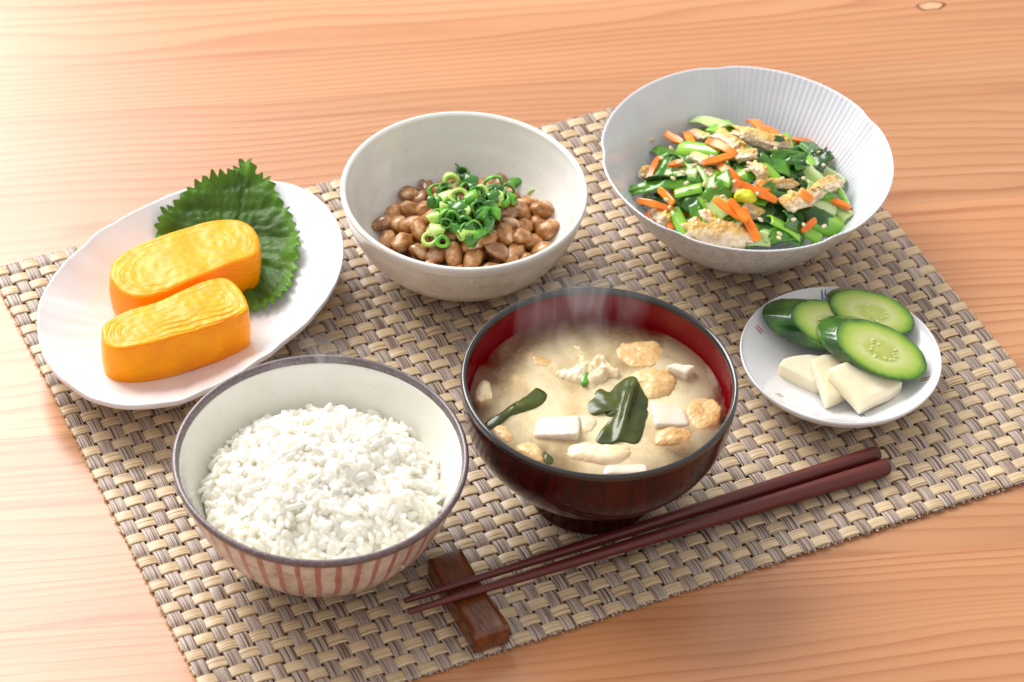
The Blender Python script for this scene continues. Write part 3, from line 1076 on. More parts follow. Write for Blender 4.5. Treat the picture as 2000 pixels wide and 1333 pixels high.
puff("fried_tofu_piece", [(333, 880), (360, 850), (430, 853), (470, 900), (462, 950), (395, 930)], ZS - 0.0001, 0.0016, 0.004, M['fried_soft'],
     "small brown fried tofu piece at the front left edge of the soup", "fried tofu", FT, power=3, seed=5)
puff("fried_tofu_piece", [(636, 722), (700, 710), (745, 742), (715, 790), (665, 805), (660, 760)], ZS, 0.0014, 0.003, M['fried_pale'],
     "tiny pale fried tofu crumb between the white tofu cube and the seaweed", "fried tofu", FT, seed=6)
puff("fried_tofu_piece", [(1212, 650), (1290, 622), (1355, 640), (1382, 690), (1345, 765), (1225, 775)], ZS - 0.0003, 0.0008, 0.004, M['fried_soft'],
     "sunken fried tofu piece by the right wall of the soup bowl", "fried tofu", FT, power=4, seed=7)
puff("fried_tofu_piece", [(128, 585), (170, 530), (205, 560), (214, 625), (165, 640), (130, 625)], ZS - 0.0001, 0.0016, 0.004, M['fried_pale'],
     "folded pale fried tofu piece by the left wall of the soup bowl", "fried tofu", FT, seed=8)
puff("fried_tofu_piece", [(385, 395), (430, 392), (500, 420), (540, 445), (505, 475), (420, 450)], ZS - 0.0003, 0.0007, 0.004, M['fried_soft'],
     "sunken tan fried tofu piece at the back left of the soup", "fried tofu", FT, seed=9)
puff("fried_tofu_piece", [(215, 775), (262, 758), (300, 790), (322, 830), (290, 845), (240, 810)], ZS, 0.0010, 0.003, M['fried_soft'],
     "small fried tofu scrap beneath the long seaweed strip at the left of the soup", "fried tofu", FT, seed=10)
# crinkled sheet in the middle
puff("fried_tofu_skin", [(548, 490), (600, 500), (655, 462), (630, 360), (650, 352), (715, 440), (760, 408), (800, 415), (815, 450), (862, 520), (800, 520), (760, 572), (660, 588), (630, 550), (552, 520)],
     ZS, 0.0022, 0.003, M['fried_pale'], "crinkled cream tofu skin curling up in the middle of the soup", "tofu skin", None, wr=0.0030, ws=190, sm=0, N=90, rings=14, power=2.5, seed=3.3)


def w_fold(x, y, t):
    a, b = at(*ptc(945, 530), ZS), at(*ptc(880, 770), ZS)
    d = np.array([b[0] - a[0], b[1] - a[1]]); L = np.linalg.norm(d); d /= L
    s = (x - a[0]) * -d[1] + (y - a[1]) * d[0]
    return 0.0030 * math.exp(-(s / 0.0022) ** 2) * (1 - 0.6 * t)


puff("seaweed_leaf", [(700, 690), (702, 645), (760, 575), (812, 590), (850, 545), (905, 517), (960, 515), (1018, 545), (1022, 620), (1000, 740), (955, 852), (870, 845), (800, 865), (742, 850), (760, 800), (800, 755), (880, 745), (860, 722), (800, 715), (785, 690), (735, 712)],
     ZS, 0.0014, 0.002, M['wakame'], "large dark green seaweed leaf with a glossy fold in the middle of the soup", "seaweed", "seaweed in the soup", jit=0.0, wr=0.0006, ws=100, N=110, rings=14, hfun=w_fold, sm=0, seed=7.7, power=3)
puff("seaweed_leaf", [(172, 752), (240, 705), (335, 640), (425, 590), (432, 566), (495, 606), (465, 655), (390, 690), (300, 722), (205, 785)],
     ZS, 0.0016, 0.002, M['wakame'], "long narrow seaweed strip at the left side of the soup", "seaweed", "seaweed in the soup", jit=0.0, wr=0.0007, seed=2.2, sm=1)
puff("seaweed_leaf", [(470, 890), (500, 905), (526, 935), (512, 962), (478, 948)],
     ZS, 0.0010, 0.002, M['wakame'], "small dark seaweed scrap at the front left edge of the soup", "seaweed", "seaweed in the soup", jit=0.0, wr=0.0005, seed=4.2, N=32, sm=1)
puff("seaweed_leaf", [(668, 515), (688, 490), (706, 488), (698, 520), (704, 535), (684, 549), (668, 538)],
     ZS + 0.0021, 0.0006, 0.002, M['onion_green'], "tiny bright green scrap lying on the crinkled tofu skin", "seaweed", "seaweed in the soup", jit=0.0, wr=0.0003, seed=4.9, N=28, sm=0)


def tofu(quad, z, depth, label, tilt=(0, 0)):
    puff("tofu_cube", quad, z - 0.0004, 0.0007, depth, M['tofu'], label, "tofu", "white tofu cubes in the soup", jit=0.0003, wr=0.00025, ws=200, power=5, N=64, rings=8, sm=3, tilt=tilt, seed=quad[0][0])


def quadpts(a, b, c, d):
    o = []
    for p, q in ((a, b), (b, c), (c, d), (d, a)):
        for k in range(5):
            o.append((p[0] + (q[0] - p[0]) * k / 5, p[1] + (q[1] - p[1]) * k / 5))
    return o


tofu(quadpts((442, 698), (662, 714), (655, 826), (424, 812)), ZS + 0.0020, 0.008, "white tofu cube standing proud left of the big seaweed leaf", (0.05, -0.20))
tofu(quadpts((1022, 640), (1208, 640), (1216, 758), (1040, 775)), ZS + 0.0009, 0.008, "white tofu cube right of the big seaweed leaf, level with the broth", (-0.18, -0.05))
tofu(quadpts((1098, 462), (1140, 445), (1250, 458), (1205, 500)), ZS + 0.0040, 0.010, "white tofu cube with a steep side at the right rear of the soup")
tofu(quadpts((792, 966), (1000, 960), (1012, 1010), (778, 1012)), ZS + 0.0008, 0.008, "white tofu cube half hidden behind the front rim of the soup bowl")
tofu(quadpts((525, 600), (690, 600), (700, 700), (520, 705)), ZS - 0.0005, 0.008, "sunken tofu cube in the centre of the soup, behind the proud tofu cube")
tofu(quadpts((310, 500), (450, 490), (455, 575), (320, 590)), ZS - 0.0006, 0.008, "sunken tofu cube at the upper left of the soup")

# ================================================================== natto
def in_prof(pts):
    a = np.array(sorted([(r, z) for r, z in pts]))
    return lambda r: float(np.interp(r, a[:, 0], a[:, 1]))


nin = in_prof(ni)


def ntc(X, Y):
    return (640 + X / 3.2519, 190 + Y / 3.2519)


NC = np.array([NB[0] + 0.001, NB[1] - 0.001])


def natto_h(x, y):
    r = math.hypot(x - NC[0], y - NC[1])
    t = min(1.0, r / 0.0425)
    return ZB + 0.0155 + 0.0165 * (1 - t * t)


def bean_geo(L, R, sd):
    rnd = random.Random(sd)
    V, F = [], []
    n, m = 14, 9
    o = rnd.uniform(0, 50)
    V.append((0, 0, R))
    for i in range(1, m):
        p = math.pi * i / m
        for k in range(n):
            a = 2 * math.pi * k / n
            d = Vector((math.sin(p) * math.cos(a), math.sin(p) * math.sin(a), math.cos(p)))
            s = 1 + 0.26 * noise.noise(d * 1.5 + Vector((o, 0, 0))) + 0.15 * noise.noise(d * 3.5 + Vector((o, 3, 0)))
            dent = -0.10 * math.exp(-((d.y - 0.2) / 0.25) ** 2) * max(0, d.z) ** 2
            V.append((d.x * L * s, d.y * R * s, d.z * R * 0.86 * (s + dent)))
    V.append((0, 0, -R * 0.86))
    for k in range(n):
        F.append((0, 1 + k, 1 + (k + 1) % n))
    for i in range(m - 2):
        for k in range(n):
            a, b = 1 + i * n, 1 + (i + 1) * n
            F.append((a + k, b + k, b + (k + 1) % n, a + (k + 1) % n))
    e, b = len(V) - 1, 1 + (m - 2) * n
    for k in range(n):
        F.append((e, b + (k + 1) % n, b + k))
    return V, F


BM = []
for i in range(8):
    V, F = bean_geo(0.0061 + 0.0005 * (i % 3), 0.0040 + 0.0003 * (i % 4), i)
    BM.append(mesh("soybean", V, F, M['bean'] if i % 4 else M['bean_dark']))
rnd = random.Random(5)
placed = []
for layer, (dz, rmax, tries) in enumerate(((0.0, 0.0400, 4000), (-0.0075, 0.0385, 3000))):
    for _ in range(tries):
        r, th = rmax * math.sqrt(rnd.random()), rnd.uniform(0, 2 * math.pi)
        x, y = NC[0] + r * math.cos(th), NC[1] + r * math.sin(th)
        z = natto_h(x, y) - 0.0035 + dz + rnd.uniform(-0.0012, 0.0012)
        z = max(z, ZB + nin(math.hypot(x - NB[0], y - NB[1]) + 0.002) + 0.0035)
        p = Vector((x, y, z))
        if all((p - q).length > 0.0077 for q in placed):
            placed.append(p)
first = None
for p in placed:
    o = obj("soybean", BM[rnd.randrange(8)], None, p, "sticky brown fermented soybean %s of the natto heap" % where(p, NC, 0.042).replace(" of the middle", " of centre"), "soybean", "fermented soybeans heaped in the cream bowl")
    o.rotation_euler = (rnd.uniform(-0.7, 0.7), rnd.uniform(-0.7, 0.7), rnd.uniform(0, 6.28))
    s = rnd.uniform(0.9, 1.1)
    o.scale = (s, s, s)


def ring_geo(R, wall, L, sd, squash):
    rnd = random.Random(sd)
    prof = [(R - wall, -L / 2), (R - wall * 0.25, -L / 2), (R, -L / 2 + wall * 0.25), (R * 1.02, 0), (R, L / 2 - wall * 0.25), (R - wall * 0.25, L / 2), (R - wall, L / 2), (R - wall * 1.06, 0)]
    n = 22
    V, F = [], []
    for (r, z) in prof:
        for k in range(n):
            a = 2 * math.pi * k / n
            rr = r * (1 + 0.05 * math.sin(3 * a + sd))
            V.append((rr * math.cos(a), rr * math.sin(a) * squash, z + 0.12 * L * math.sin(a + sd)))
    m = len(prof)
    for i in range(m):
        for k in range(n):
            j = (i + 1) % m
            F.append((i * n + k, i * n + (k + 1) % n, j * n + (k + 1) % n, j * n + k))
    return V, F


# X, Y in the close-up, kind, outer radius mm, wall mm, length mm, axis facing: c camera, l lying across, u up
ONION = [(800, 455, 'g', 3.4, .6, 3.0, 'c'), (785, 530, 'p', 3.9, 1.6, 5.0, 'c'), (862, 492, 'd', 3.4, .6, 4, 'u'), (905, 535, 'd', 3.2, .7, 6, 'l'),
         (688, 598, 'g', 4.0, .8, 3.4, 'c'), (676, 668, 'd', 3.0, .7, 5, 'l'), (838, 640, 'p', 4.6, 1.3, 6, 'c'), (755, 652, 'p', 3.8, 1.2, 6, 'l'),
         (912, 648, 'g', 3.5, .8, 6, 'l'), (975, 605, 'p', 3.7, .9, 3.4, 'c'), (1055, 555, 'g', 4.6, .8, 3.4, 'c'), (1172, 548, 'g', 2.6, .7, 13, 'l'),
         (1042, 640, 'd', 3.4, .8, 5, 'l'), (1095, 605, 'd', 3.2, .7, 4, 'u'), (945, 705, 'd', 3.9, .8, 6, 'c'), (868, 728, 'p', 3.0, 1.0, 6, 'l'),
         (795, 770, 'g', 4.0, .9, 3.2, 'c'), (683, 772, 'p', 3.0, .8, 5.5, 'l'), (760, 735, 'd', 3.6, .7, 4, 'u'), (872, 792, 'd', 3.6, .8, 4, 'c'),
         (980, 792, 'd', 3.8, .8, 4, 'c'), (1045, 725, 'g', 2.6, .7, 8, 'l'), (686, 848, 'p', 3.2, .8, 6.5, 'l'), (645, 905, 'p', 3.7, 1.0, 3.2, 'c'),
         (730, 918, 'g', 3.3, 1.2, 3.0, 'c'), (878, 868, 'p', 3.2, 1.0, 6.5, 'l'), (950, 872, 'g', 2.6, .7, 8, 'l'), (818, 828, 'd', 3.3, .8, 4, 'u'),
         (1160, 642, 'g', 2.6, .7, 5, 'l'), (1322, 630, 'p', 4.0, .7, 2.6, 'c'), (1140, 590, 'd', 3.6, .7, 3, 'c'), (735, 590, 'd', 3.2, .7, 4, 'u'),
         (925, 590, 'd', 3.4, .7, 4, 'l'), (1010, 690, 'd', 3.4, .7, 4, 'u'), (910, 905, 'd', 3.2, .7, 4, 'u')]
orn = random.Random(31)
for _ in range(26):
    a, q = orn.uniform(0, 6.283), math.sqrt(orn.random())
    ONION.insert(0, (905 + 215 * q * math.cos(a), 690 + 165 * q * math.sin(a), orn.choice('ggddp'), orn.uniform(2.6, 3.8), orn.uniform(.6, 1.0), orn.uniform(3, 6), orn.choice('clu')))
camdir = Vector(CP) - Vector((NB[0], NB[1], 0.03))
camdir.normalize()
right = Vector(CR[0])
for i, (X, Y, k, R, w, L, ax) in enumerate(ONION):
    V, F = ring_geo(R / 960, w / 680, L / 900, i * 1.7, 0.82 + 0.16 * rnd.random())
    me = mesh("spring_onion_ring", V, F, M[{'g': 'onion_green', 'p': 'onion_pale', 'd': 'onion_dark'}[k]])
    lift = 0.0024 if X < 1300 else 0.0005
    hump = lambda x, y: natto_h(x, y) + 0.004 * math.exp(-((x - NC[0]) ** 2 + (y - NC[1]) ** 2) / 0.0003)
    p = on(*ntc(X, Y), hump, lift + rnd.uniform(0, 0.001))
    if ax == 'c':
        d = camdir + Vector((rnd.uniform(-.4, .4), rnd.uniform(-.4, .4), rnd.uniform(-.3, .3)))
    elif ax == 'l':
        d = right + Vector((rnd.uniform(-.3, .3), rnd.uniform(-.8, .8), rnd.uniform(-.3, .3)))
    else:
        d = Vector((rnd.uniform(-.5, .5), rnd.uniform(-.2, .5), 1))
    word, grp = {'g': ("mid green spring onion ring scattered on the natto", "mid green spring onion rings on the natto"),
                 'p': ("pale yellow green spring onion ring scattered on the natto", "pale spring onion rings on the natto"),
                 'd': ("dark green spring onion ring scattered on the natto", "dark spring onion rings on the natto")}[k]
    word = word.replace("scattered on the natto", "on the natto, " + where(p, NC + np.array([0.0, 0.004]), 0.024).replace(' rim side', ' fringe'))
    if X > 1300:
        word = "thin pale spring onion ring stuck by itself to the right wall of the cream bowl"
    elif L >= 12:
        word = "long green spring onion tube at the rear right of the natto"
    o = obj("spring_onion_ring", me, None, p, word, "spring onion", grp)
    o.rotation_euler = d.to_track_quat('Z', 'Y').to_euler()

# ================================================================== green vegetables
def vtc(X, Y):
    return (1150 + X / 3.1, 110 + Y / 3.1)


vin = in_prof(vi)
VC = np.array([VB[0] + 0.0010, VB[1] - 0.0005])


def heap(x, y):
    r = math.hypot(x - VC[0], y - VC[1])
    t = min(1.15, r / 0.0505)
    return ZB + 0.0235 + 0.0195 * (1 - t * t)


def on_heap(u, v, lift):
    """first point of the heap, or of the bowl wall beside it, met from above"""
    z = 0.062
    while z > 0.004:
        p = at(u, v, z)
        far = (p[0] - VB[0]) * CR[2][0] + (p[1] - VB[1]) * CR[2][1] > -0.012
        wall = ZB + vin(min(0.066, math.hypot(p[0] - VB[0], p[1] - VB[1]) + 0.003)) + 0.0015 if far else 0.0
        if z <= max(heap(p[0], p[1]) + lift, wall):
            break
        z -= 0.0003
    return at(u, v, z)


def bar_geo(L, W, T, bow, sd):
    rnd = random.Random(sd)
    V, F = [], []
    n = 12
    cs = [(-1, -.7), (-.8, -1), (.8, -1), (1, -.7), (1, .7), (.8, 1), (-.8, 1), (-1, .7)]
    o = rnd.uniform(0, 90)
    tw = rnd.uniform(-0.5, 0.5)
    for i in range(n + 1):
        t = i / n
        x = (t - 0.5) * L
        f = (0.82 + 0.18 * math.sin(math.pi * t)) * (0.75 if i in (0, n) else 1)
        a = tw * (t - 0.5)
        for (cy, cz) in cs:
            y, z = cy * W / 2 * f, cz * T / 2 * f
            y += 0.12 * W * nz(t * 4, cy * 2, o)
            yy, zz = y * math.cos(a) - z * math.sin(a), y * math.sin(a) + z * math.cos(a)
            V.append((x, yy, zz - bow * L * (2 * t - 1) ** 2))
    m = len(cs)
    for i in range(n):
        for k in range(m):
            F.append((i * m + k, i * m + (k + 1) % m, (i + 1) * m + (k + 1) % m, (i + 1) * m + k))
    F.append(tuple(range(m - 1, -1, -1))); F.append(tuple(n * m + k for k in range(m)))
    return V, F


def chunk_geo(L, W, T, sd, rough=0.28):
    """torn spongy lump"""
    V, F = [], []
    n, m = 26, 15
    o = Vector((sd * 3.7, sd * 1.3, 2.0))
    V.append((0, 0, T / 2))

    def sq(v, e):
        return math.copysign(abs(v) ** e, v)
    for i in range(1, m):
        p = math.pi * i / m
        for k in range(n):
            a = 2 * math.pi * k / n
            d = Vector((sq(math.sin(p), .7) * sq(math.cos(a), .65), sq(math.sin(p), .7) * sq(math.sin(a), .65), sq(math.cos(p), .6)))
            q = Vector((d.x * L / W, d.y, d.z * 0.7))
            s = 1 + rough * noise.noise(q * 1.7 + o) + rough * 0.55 * noise.noise(q * 4.5 + o) + rough * 0.35 * noise.noise(q * 10 + o)
            V.append((d.x * L / 2 * s, d.y * W / 2 * s, d.z * T / 2 * s + 0.12 * W * math.sin(d.x * 2 + sd)))
    V.append((0, 0, -T / 2))
    for k in range(n):
        F.append((0, 1 + k, 1 + (k + 1) % n))
    for i in range(m - 2):
        for k in range(n):
            a, b = 1 + i * n, 1 + (i + 1) * n
            F.append((a + k, b + k, b + (k + 1) % n, a + (k + 1) % n))
    e, b = len(V) - 1, 1 + (m - 2) * n
    for k in range(n):
        F.append((e, b + (k + 1) % n, b + k))
    return V, F


def sheet_geo(L, W, T, arc, wr, sd, jag=0.08):
    """a strip of stem or leaf, bent across by arc radians, wrinkled by wr"""
    V, F = [], []
    n, m = 16, 10
    o = sd * 5.1
    for side in (1, -1):
        for i in range(n + 1):
            t = i / n
            for k in range(m + 1):
                s = k / m - 0.5
                half = 1 + jag * nz(t * 3, o, 1.5 if s > 0 else 7.5)
                xx = (t - 0.5) * L * (1 + jag * nz(s * 5, o + 9, 2.0))
                if arc > 0.05:
                    R = W / (2 * math.sin(min(arc, math.pi) / 2))
                    a = arc * s * half
                    y, z = R * math.sin(a), R * math.cos(a) - R
                    ny, nzv = math.sin(a), math.cos(a)
                else:
                    y, z, ny, nzv = W * s * half, 0, 0, 1
                w = wr * (nz(xx * 110 + o, y * 130, 1.0) + 0.5 * nz(xx * 300 + o, y * 300, 5.0))
                z += w - 0.10 * L * (2 * t - 1) ** 2 * (1 if wr > 0.0005 else 0.4)
                V.append((xx, y + ny * side * T / 2, z + nzv * side * T / 2))
    c = (n + 1) * (m + 1)
    for i in range(n):
        for k in range(m):
            a = i * (m + 1) + k
            F.append((a, a + m + 1, a + m + 2, a + 1))
            F.append((c + a, c + a + 1, c + a + m + 2, c + a + m + 1))
    for i in range(n):
        a, b = i * (m + 1), (i + 1) * (m + 1)
        F.append((a, c + a, c + b, b)); F.append((a + m, b + m, c + b + m, c + a + m))
    for k in range(m):
        F.append((k, k + 1, c + k + 1, c + k)); a = n * (m + 1)
        F.append((a + k, c + a + k, c + a + k + 1, a + k + 1))
    return V, F


CROP = 12900.0     # close-up pixels per metre at this bowl


def piece(kind, a, b, w, lift, label, roll=None, sd=0, mk=None, group=None):
    pa, pb = on_heap(*vtc(*a), lift), on_heap(*vtc(*b), lift)
    c = (pa + pb) / 2
    L = np.linalg.norm(pb - pa)
    W = w / CROP
    X = Vector(pb - pa).normalized()
    e = 0.002
    nrm = Vector((-(heap(c[0] + e, c[1]) - heap(c[0] - e, c[1])) / (2 * e), -(heap(c[0], c[1] + e) - heap(c[0], c[1] - e)) / (2 * e), 1)).normalized()
    nrm = (nrm + 0.5 * (Vector(CP) - Vector(c)).normalized()).normalized()
    Y = nrm.cross(X).normalized()
    Z = X.cross(Y)
    rr = rnd.uniform(-0.35, 0.35) if roll is None else roll
    R = Matrix((X, Y, Z)).transposed() @ Matrix.Rotation(rr, 3, 'X')
    if kind == 'carrot':
        V, F = bar_geo(max(L, 0.006), min(W * 0.85, 0.0056), 0.0020, rnd.uniform(-0.04, 0.10), sd); mk = mk or 'carrot'
    elif kind == 'tofu':
        V, F = chunk_geo(max(L, 0.005) * 1.05, W * 1.1, min(0.0048, W * 0.6), sd, 0.42); mk = mk or 'fried'
    elif kind == 'stem':
        V, F = sheet_geo(max(L, 0.006) * 1.1, W * 1.15, 0.0012, rnd.uniform(1.3, 2.4), 0.0002, sd); mk = mk or 'stem'
    elif kind == 'bud':
        V, F = chunk_geo(L, W, W * 0.8, sd, 0.2); mk = 'corn'
    else:
        V, F = sheet_geo(max(L, 0.007) * 1.15, W * 1.2, 0.0005, rnd.uniform(0.1, 1.3), 0.0016, sd, 0.22); mk = mk or 'leaf'
    nm, cat = {'carrot': ("carrot_strip", "carrot"), 'tofu': ("fried_tofu_piece", "fried tofu"), 'stem': ("green_stem", "green stem"), 'bud': ("yellow_bud", "vegetable bud"), 'leaf': ("cooked_leaf", "leaf")}[kind]
    o = obj(nm, mesh(nm, V, F, M[mk], smooth=(kind != 'carrot')), None, c, label, cat, group)
    o.rotation_euler = R.to_euler()
    if label.endswith('@'):
        o['label'] = ('long ' if L > 0.019 else '') + label[:-1] + where(c, VC, 0.050)
    return o


IN = "tossed in the ribbed bowl"
G = {'carrot': ("orange carrot strip among the bowl of greens, @", "carrot strips among the greens"),
     'tofu': ("ragged fried tofu scrap among the bowl of greens, @", "fried tofu scraps among the greens"),
     'stem': ("light green cut stem in the bowl of greens, @", "cut green stems in the ribbed bowl"),
     'leaf': ("wilted green leaf piece in the bowl of greens, @", "wilted leaf pieces in the ribbed bowl")}
rnd = random.Random(21)
VEG = [
    # filler below first: dark leaves
    ('leaf', (410, 545), (490, 610), 80, .001, 'leaf'), ('leaf', (270, 800), (660, 750), 60, .003, 'leaf'), ('leaf', (330, 845), (470, 880), 80, .001, 'leaf_dark'),
    ('leaf', (530, 875), (655, 900), 110, .002, 'leaf_dark'), ('leaf', (620, 850), (655, 970), 60, .002, 'leaf'), ('leaf', (1015, 605), (1215, 660), 130, .004, 'leaf'),
    ('leaf', (908, 625), (1005, 665), 80, .005, 'leaf_dark'), ('leaf', (1205, 545), (1295, 640), 95, .003, 'leaf'), ('leaf', (485, 560), (600, 615), 55, .003, 'leaf'),
    ('leaf', (690, 550), (800, 605), 60, .004, 'leaf'), ('leaf', (575, 630), (665, 660), 60, .004, 'leaf_dark'), ('leaf', (1050, 930), (1300, 1040), 215, .003, 'leaf_dark'),
    ('leaf', (1105, 1085), (1260, 1068), 70, .004, 'leaf'), ('leaf', (1165, 800), (1270, 870), 90, .001, 'leaf_dark'), ('leaf', (1190, 680), (1250, 730), 80, .002, 'leaf_dark'),
    ('leaf', (595, 1000), (730, 1040), 90, .001, 'leaf_dark'), ('leaf', (1115, 490), (1180, 512), 38, .009, 'leaf_dark'), ('leaf', (690, 700), (760, 760), 90, .001, 'leaf_dark'),
    ('leaf', (1260, 700), (1330, 780), 90, .000, 'leaf_dark'), ('leaf', (1330, 940), (1420, 1010), 90, .000, 'leaf_dark'), ('leaf', (930, 430), (990, 450), 50, .003, 'leaf'),
    ('leaf', (830, 610), (900, 680), 90, .001, 'leaf_dark'), ('leaf', (1000, 860), (1080, 920), 90, .000, 'leaf_dark'), ('leaf', (1380, 620), (1470, 690), 90, .001, 'leaf'),
    ('stem', (665, 355), (830, 400), 110, .012, 'stem_pale'), ('stem', (760, 455), (860, 400), 90, .010, 'stem'), ('stem', (545, 550), (770, 580), 95, .006, 'stem'),
    ('stem', (465, 705), (645, 700), 80, .004, 'stem_pale'), ('stem', (800, 690), (775, 860), 145, .004, 'stem'), ('stem', (715, 830), (810, 970), 130, .004, 'stem_pale'),
    ('stem', (525, 825), (675, 790), 65, .005, 'stem'), ('stem', (1305, 660), (1405, 770), 110, .004, 'stem_pale'), ('stem', (1355, 890), (1495, 930), 80, .003, 'stem_pale'),
    ('stem', (1385, 985), (1545, 1040), 125, .003, 'stem'), ('stem', (510, 925), (595, 1085), 65, .004, 'stem'), ('stem', (1390, 670), (1545, 760), 100, .002, 'stem_pale'),
    ('stem', (1500, 770), (1575, 900), 60, .003, 'stem'), ('stem', (1320, 570), (1365, 660), 70, .004, 'stem'), ('stem', (1055, 655), (1150, 745), 60, .004, 'stem'),
    ('stem', (885, 660), (1000, 745), 80, .003, 'leaf'), ('stem', (900, 1090), (1090, 1100), 70, .003, 'stem_pale'), ('stem', (1495, 905), (1575, 965), 80, .001, 'stem_pale'),
    ('stem', (1320, 1055), (1400, 1110), 60, .001, 'stem'), ('stem', (400, 640), (470, 740), 70, .001, 'stem'), ('stem', (690, 430), (760, 480), 80, .002, 'stem'),
    ('tofu', (755, 455), (925, 565), 90, .008, None), ('tofu', (870, 470), (1215, 535), 105, .008, None), ('tofu', (615, 460), (705, 490), 60, .004, None),
    ('tofu', (625, 600), (735, 640), 60, .007, None), ('tofu', (885, 595), (1015, 600), 70, .007, None), ('tofu', (990, 645), (1060, 735), 80, .007, None),
    ('tofu', (1030, 775), (1245, 775), 58, .006, None), ('tofu', (1185, 915), (1355, 835), 110, .006, None), ('tofu', (1330, 845), (1515, 745), 90, .006, None),
    ('tofu', (605, 1075), (955, 1085), 160, .004, None), ('tofu', (395, 920), (475, 1005), 90, .003, None), ('tofu', (1325, 535), (1435, 640), 70, .003, None),
    ('tofu', (315, 690), (375, 720), 80, .001, None), ('tofu', (695, 945), (755, 1000), 70, .004, None), ('tofu', (630, 985), (690, 1045), 50, .003, None),
    ('tofu', (960, 890), (1035, 965), 90, .003, None), ('tofu', (865, 790), (945, 815), 70, .004, None), ('tofu', (680, 670), (750, 720), 60, .003, None),
    ('bud', (880, 835), (1012, 865), 80, .006, None),
    ('carrot', (975, 370), (1060, 440), 85, .010, None), ('carrot', (1065, 430), (1145, 478), 55, .006, None), ('carrot', (1225, 505), (1350, 520), 60, .005, None),
    ('carrot', (1395, 580), (1470, 612), 55, .003, None), ('carrot', (465, 470), (565, 525), 60, .003, None), ('carrot', (575, 445), (625, 515), 60, .005, None),
    ('carrot', (705, 500), (885, 585), 65, .009, None), ('carrot', (685, 650), (875, 600), 55, .008, None), ('carrot', (785, 655), (905, 750), 70, .006, None),
    ('carrot', (425, 600), (350, 775), 50, .004, None), ('carrot', (375, 768), (490, 738), 45, .003, None), ('carrot', (480, 660), (575, 640), 55, .007, None),
    ('carrot', (430, 805), (515, 895), 55, .007, None), ('carrot', (290, 870), (515, 930), 50, .004, None), ('carrot', (875, 755), (1140, 875), 60, .009, None),
    ('carrot', (1020, 765), (1095, 815), 60, .008, None), ('carrot', (1285, 825), (1355, 875), 60, .010, None), ('carrot', (755, 865), (960, 1000), 60, .010, None),
    ('carrot', (850, 870), (960, 1000), 55, .011, None), ('carrot', (925, 920), (1025, 1120), 65, .008, None), ('carrot', (1295, 1060), (1375, 985), 50, .005, None),
    ('carrot', (1455, 860), (1585, 920), 50, .004, None), ('carrot', (355, 945), (410, 1000), 60, .001, None), ('carrot', (480, 965), (500, 1055), 50, .002, None),
]
SPECIAL = {('leaf', 1050): "broad glossy blackish green leaf at the front of the ribbed bowl",
           ('tofu', 605): "largest fried tofu piece, golden and spongy, at the front of the ribbed bowl",
           ('tofu', 870): "long golden fried tofu strip lying across the top of the greens",
           ('stem', 665): "pale translucent stem sticking up at the back of the greens",
           ('carrot', 975): "broad orange carrot piece standing up at the very back of the greens",
           ('tofu', 1185): "beige fried tofu piece with a carrot square on it, right of the greens' middle",
           ('tofu', 1330): "golden topped fried tofu strip pointing up to the right wall of the ribbed bowl",
           ('carrot', 875): "longest carrot strip lying across the middle of the greens",
           ('stem', 1385): "bright green cut stem at the front right of the ribbed bowl",
           ('leaf', 270): "long flat green leaf reaching the left wall of the ribbed bowl"}
for i, (k, a, b, w, lift, mk) in enumerate(VEG):
    lab, grp = G.get(k, ("small yellow green bud in the middle of the vegetables", None))
    sp = SPECIAL.get((k, a[0]))
    piece(k, a, b, w, lift, sp or lab, sd=i + 1, mk=mk, group=grp)
for i in range(48):
    r, th = 0.041 * math.sqrt(rnd.random()), rnd.uniform(0, 6.283)
    c = np.array([VC[0] + r * math.cos(th), VC[1] + r * math.sin(th)])
    k = rnd.choice(['leaf', 'stem', 'leaf'])
    L, Wd = rnd.uniform(0.011, 0.021), rnd.uniform(0.006, 0.011)
    if k == 'leaf':
        V, F = sheet_geo(L, Wd, 0.0006, rnd.uniform(0.1, 1.4), 0.0016, 400 + i, 0.25); mk = rnd.choice(['leaf', 'leaf', 'leaf_dark'])
    else:
        V, F = sheet_geo(L, Wd * 0.8, 0.0011, rnd.uniform(1.2, 2.4), 0.0002, 400 + i); mk = rnd.choice(['stem', 'stem', 'stem_pale'])
    nm, cat = {'stem': ("green_stem", "green stem"), 'leaf': ("cooked_leaf", "leaf")}[k]
    z = max(heap(*c) + rnd.uniform(0.001, 0.005), ZB + vin(math.hypot(c[0] - VB[0], c[1] - VB[1]) + 0.007) + 0.001)
    o = obj(nm, mesh(nm, V, F, M[mk]), None, (c[0], c[1], z), "small " + G[k][0][:-1] + where(c, VC, 0.050), cat, G[k][1])
    tn = Vector((0.6 * (c[0] - VC[0]) / 0.0505, 0.6 * (c[1] - VC[1]) / 0.0505, 1)).normalized()
    o.rotation_euler = (tn.to_track_quat('Z', 'X').to_matrix() @ Matrix.Rotation(rnd.uniform(0, 6.28), 3, 'Z') @ Matrix.Rotation(rnd.gauss(0, .5), 3, 'X') @ Matrix.Rotation(rnd.gauss(0, .3), 3, 'Y')).to_euler()
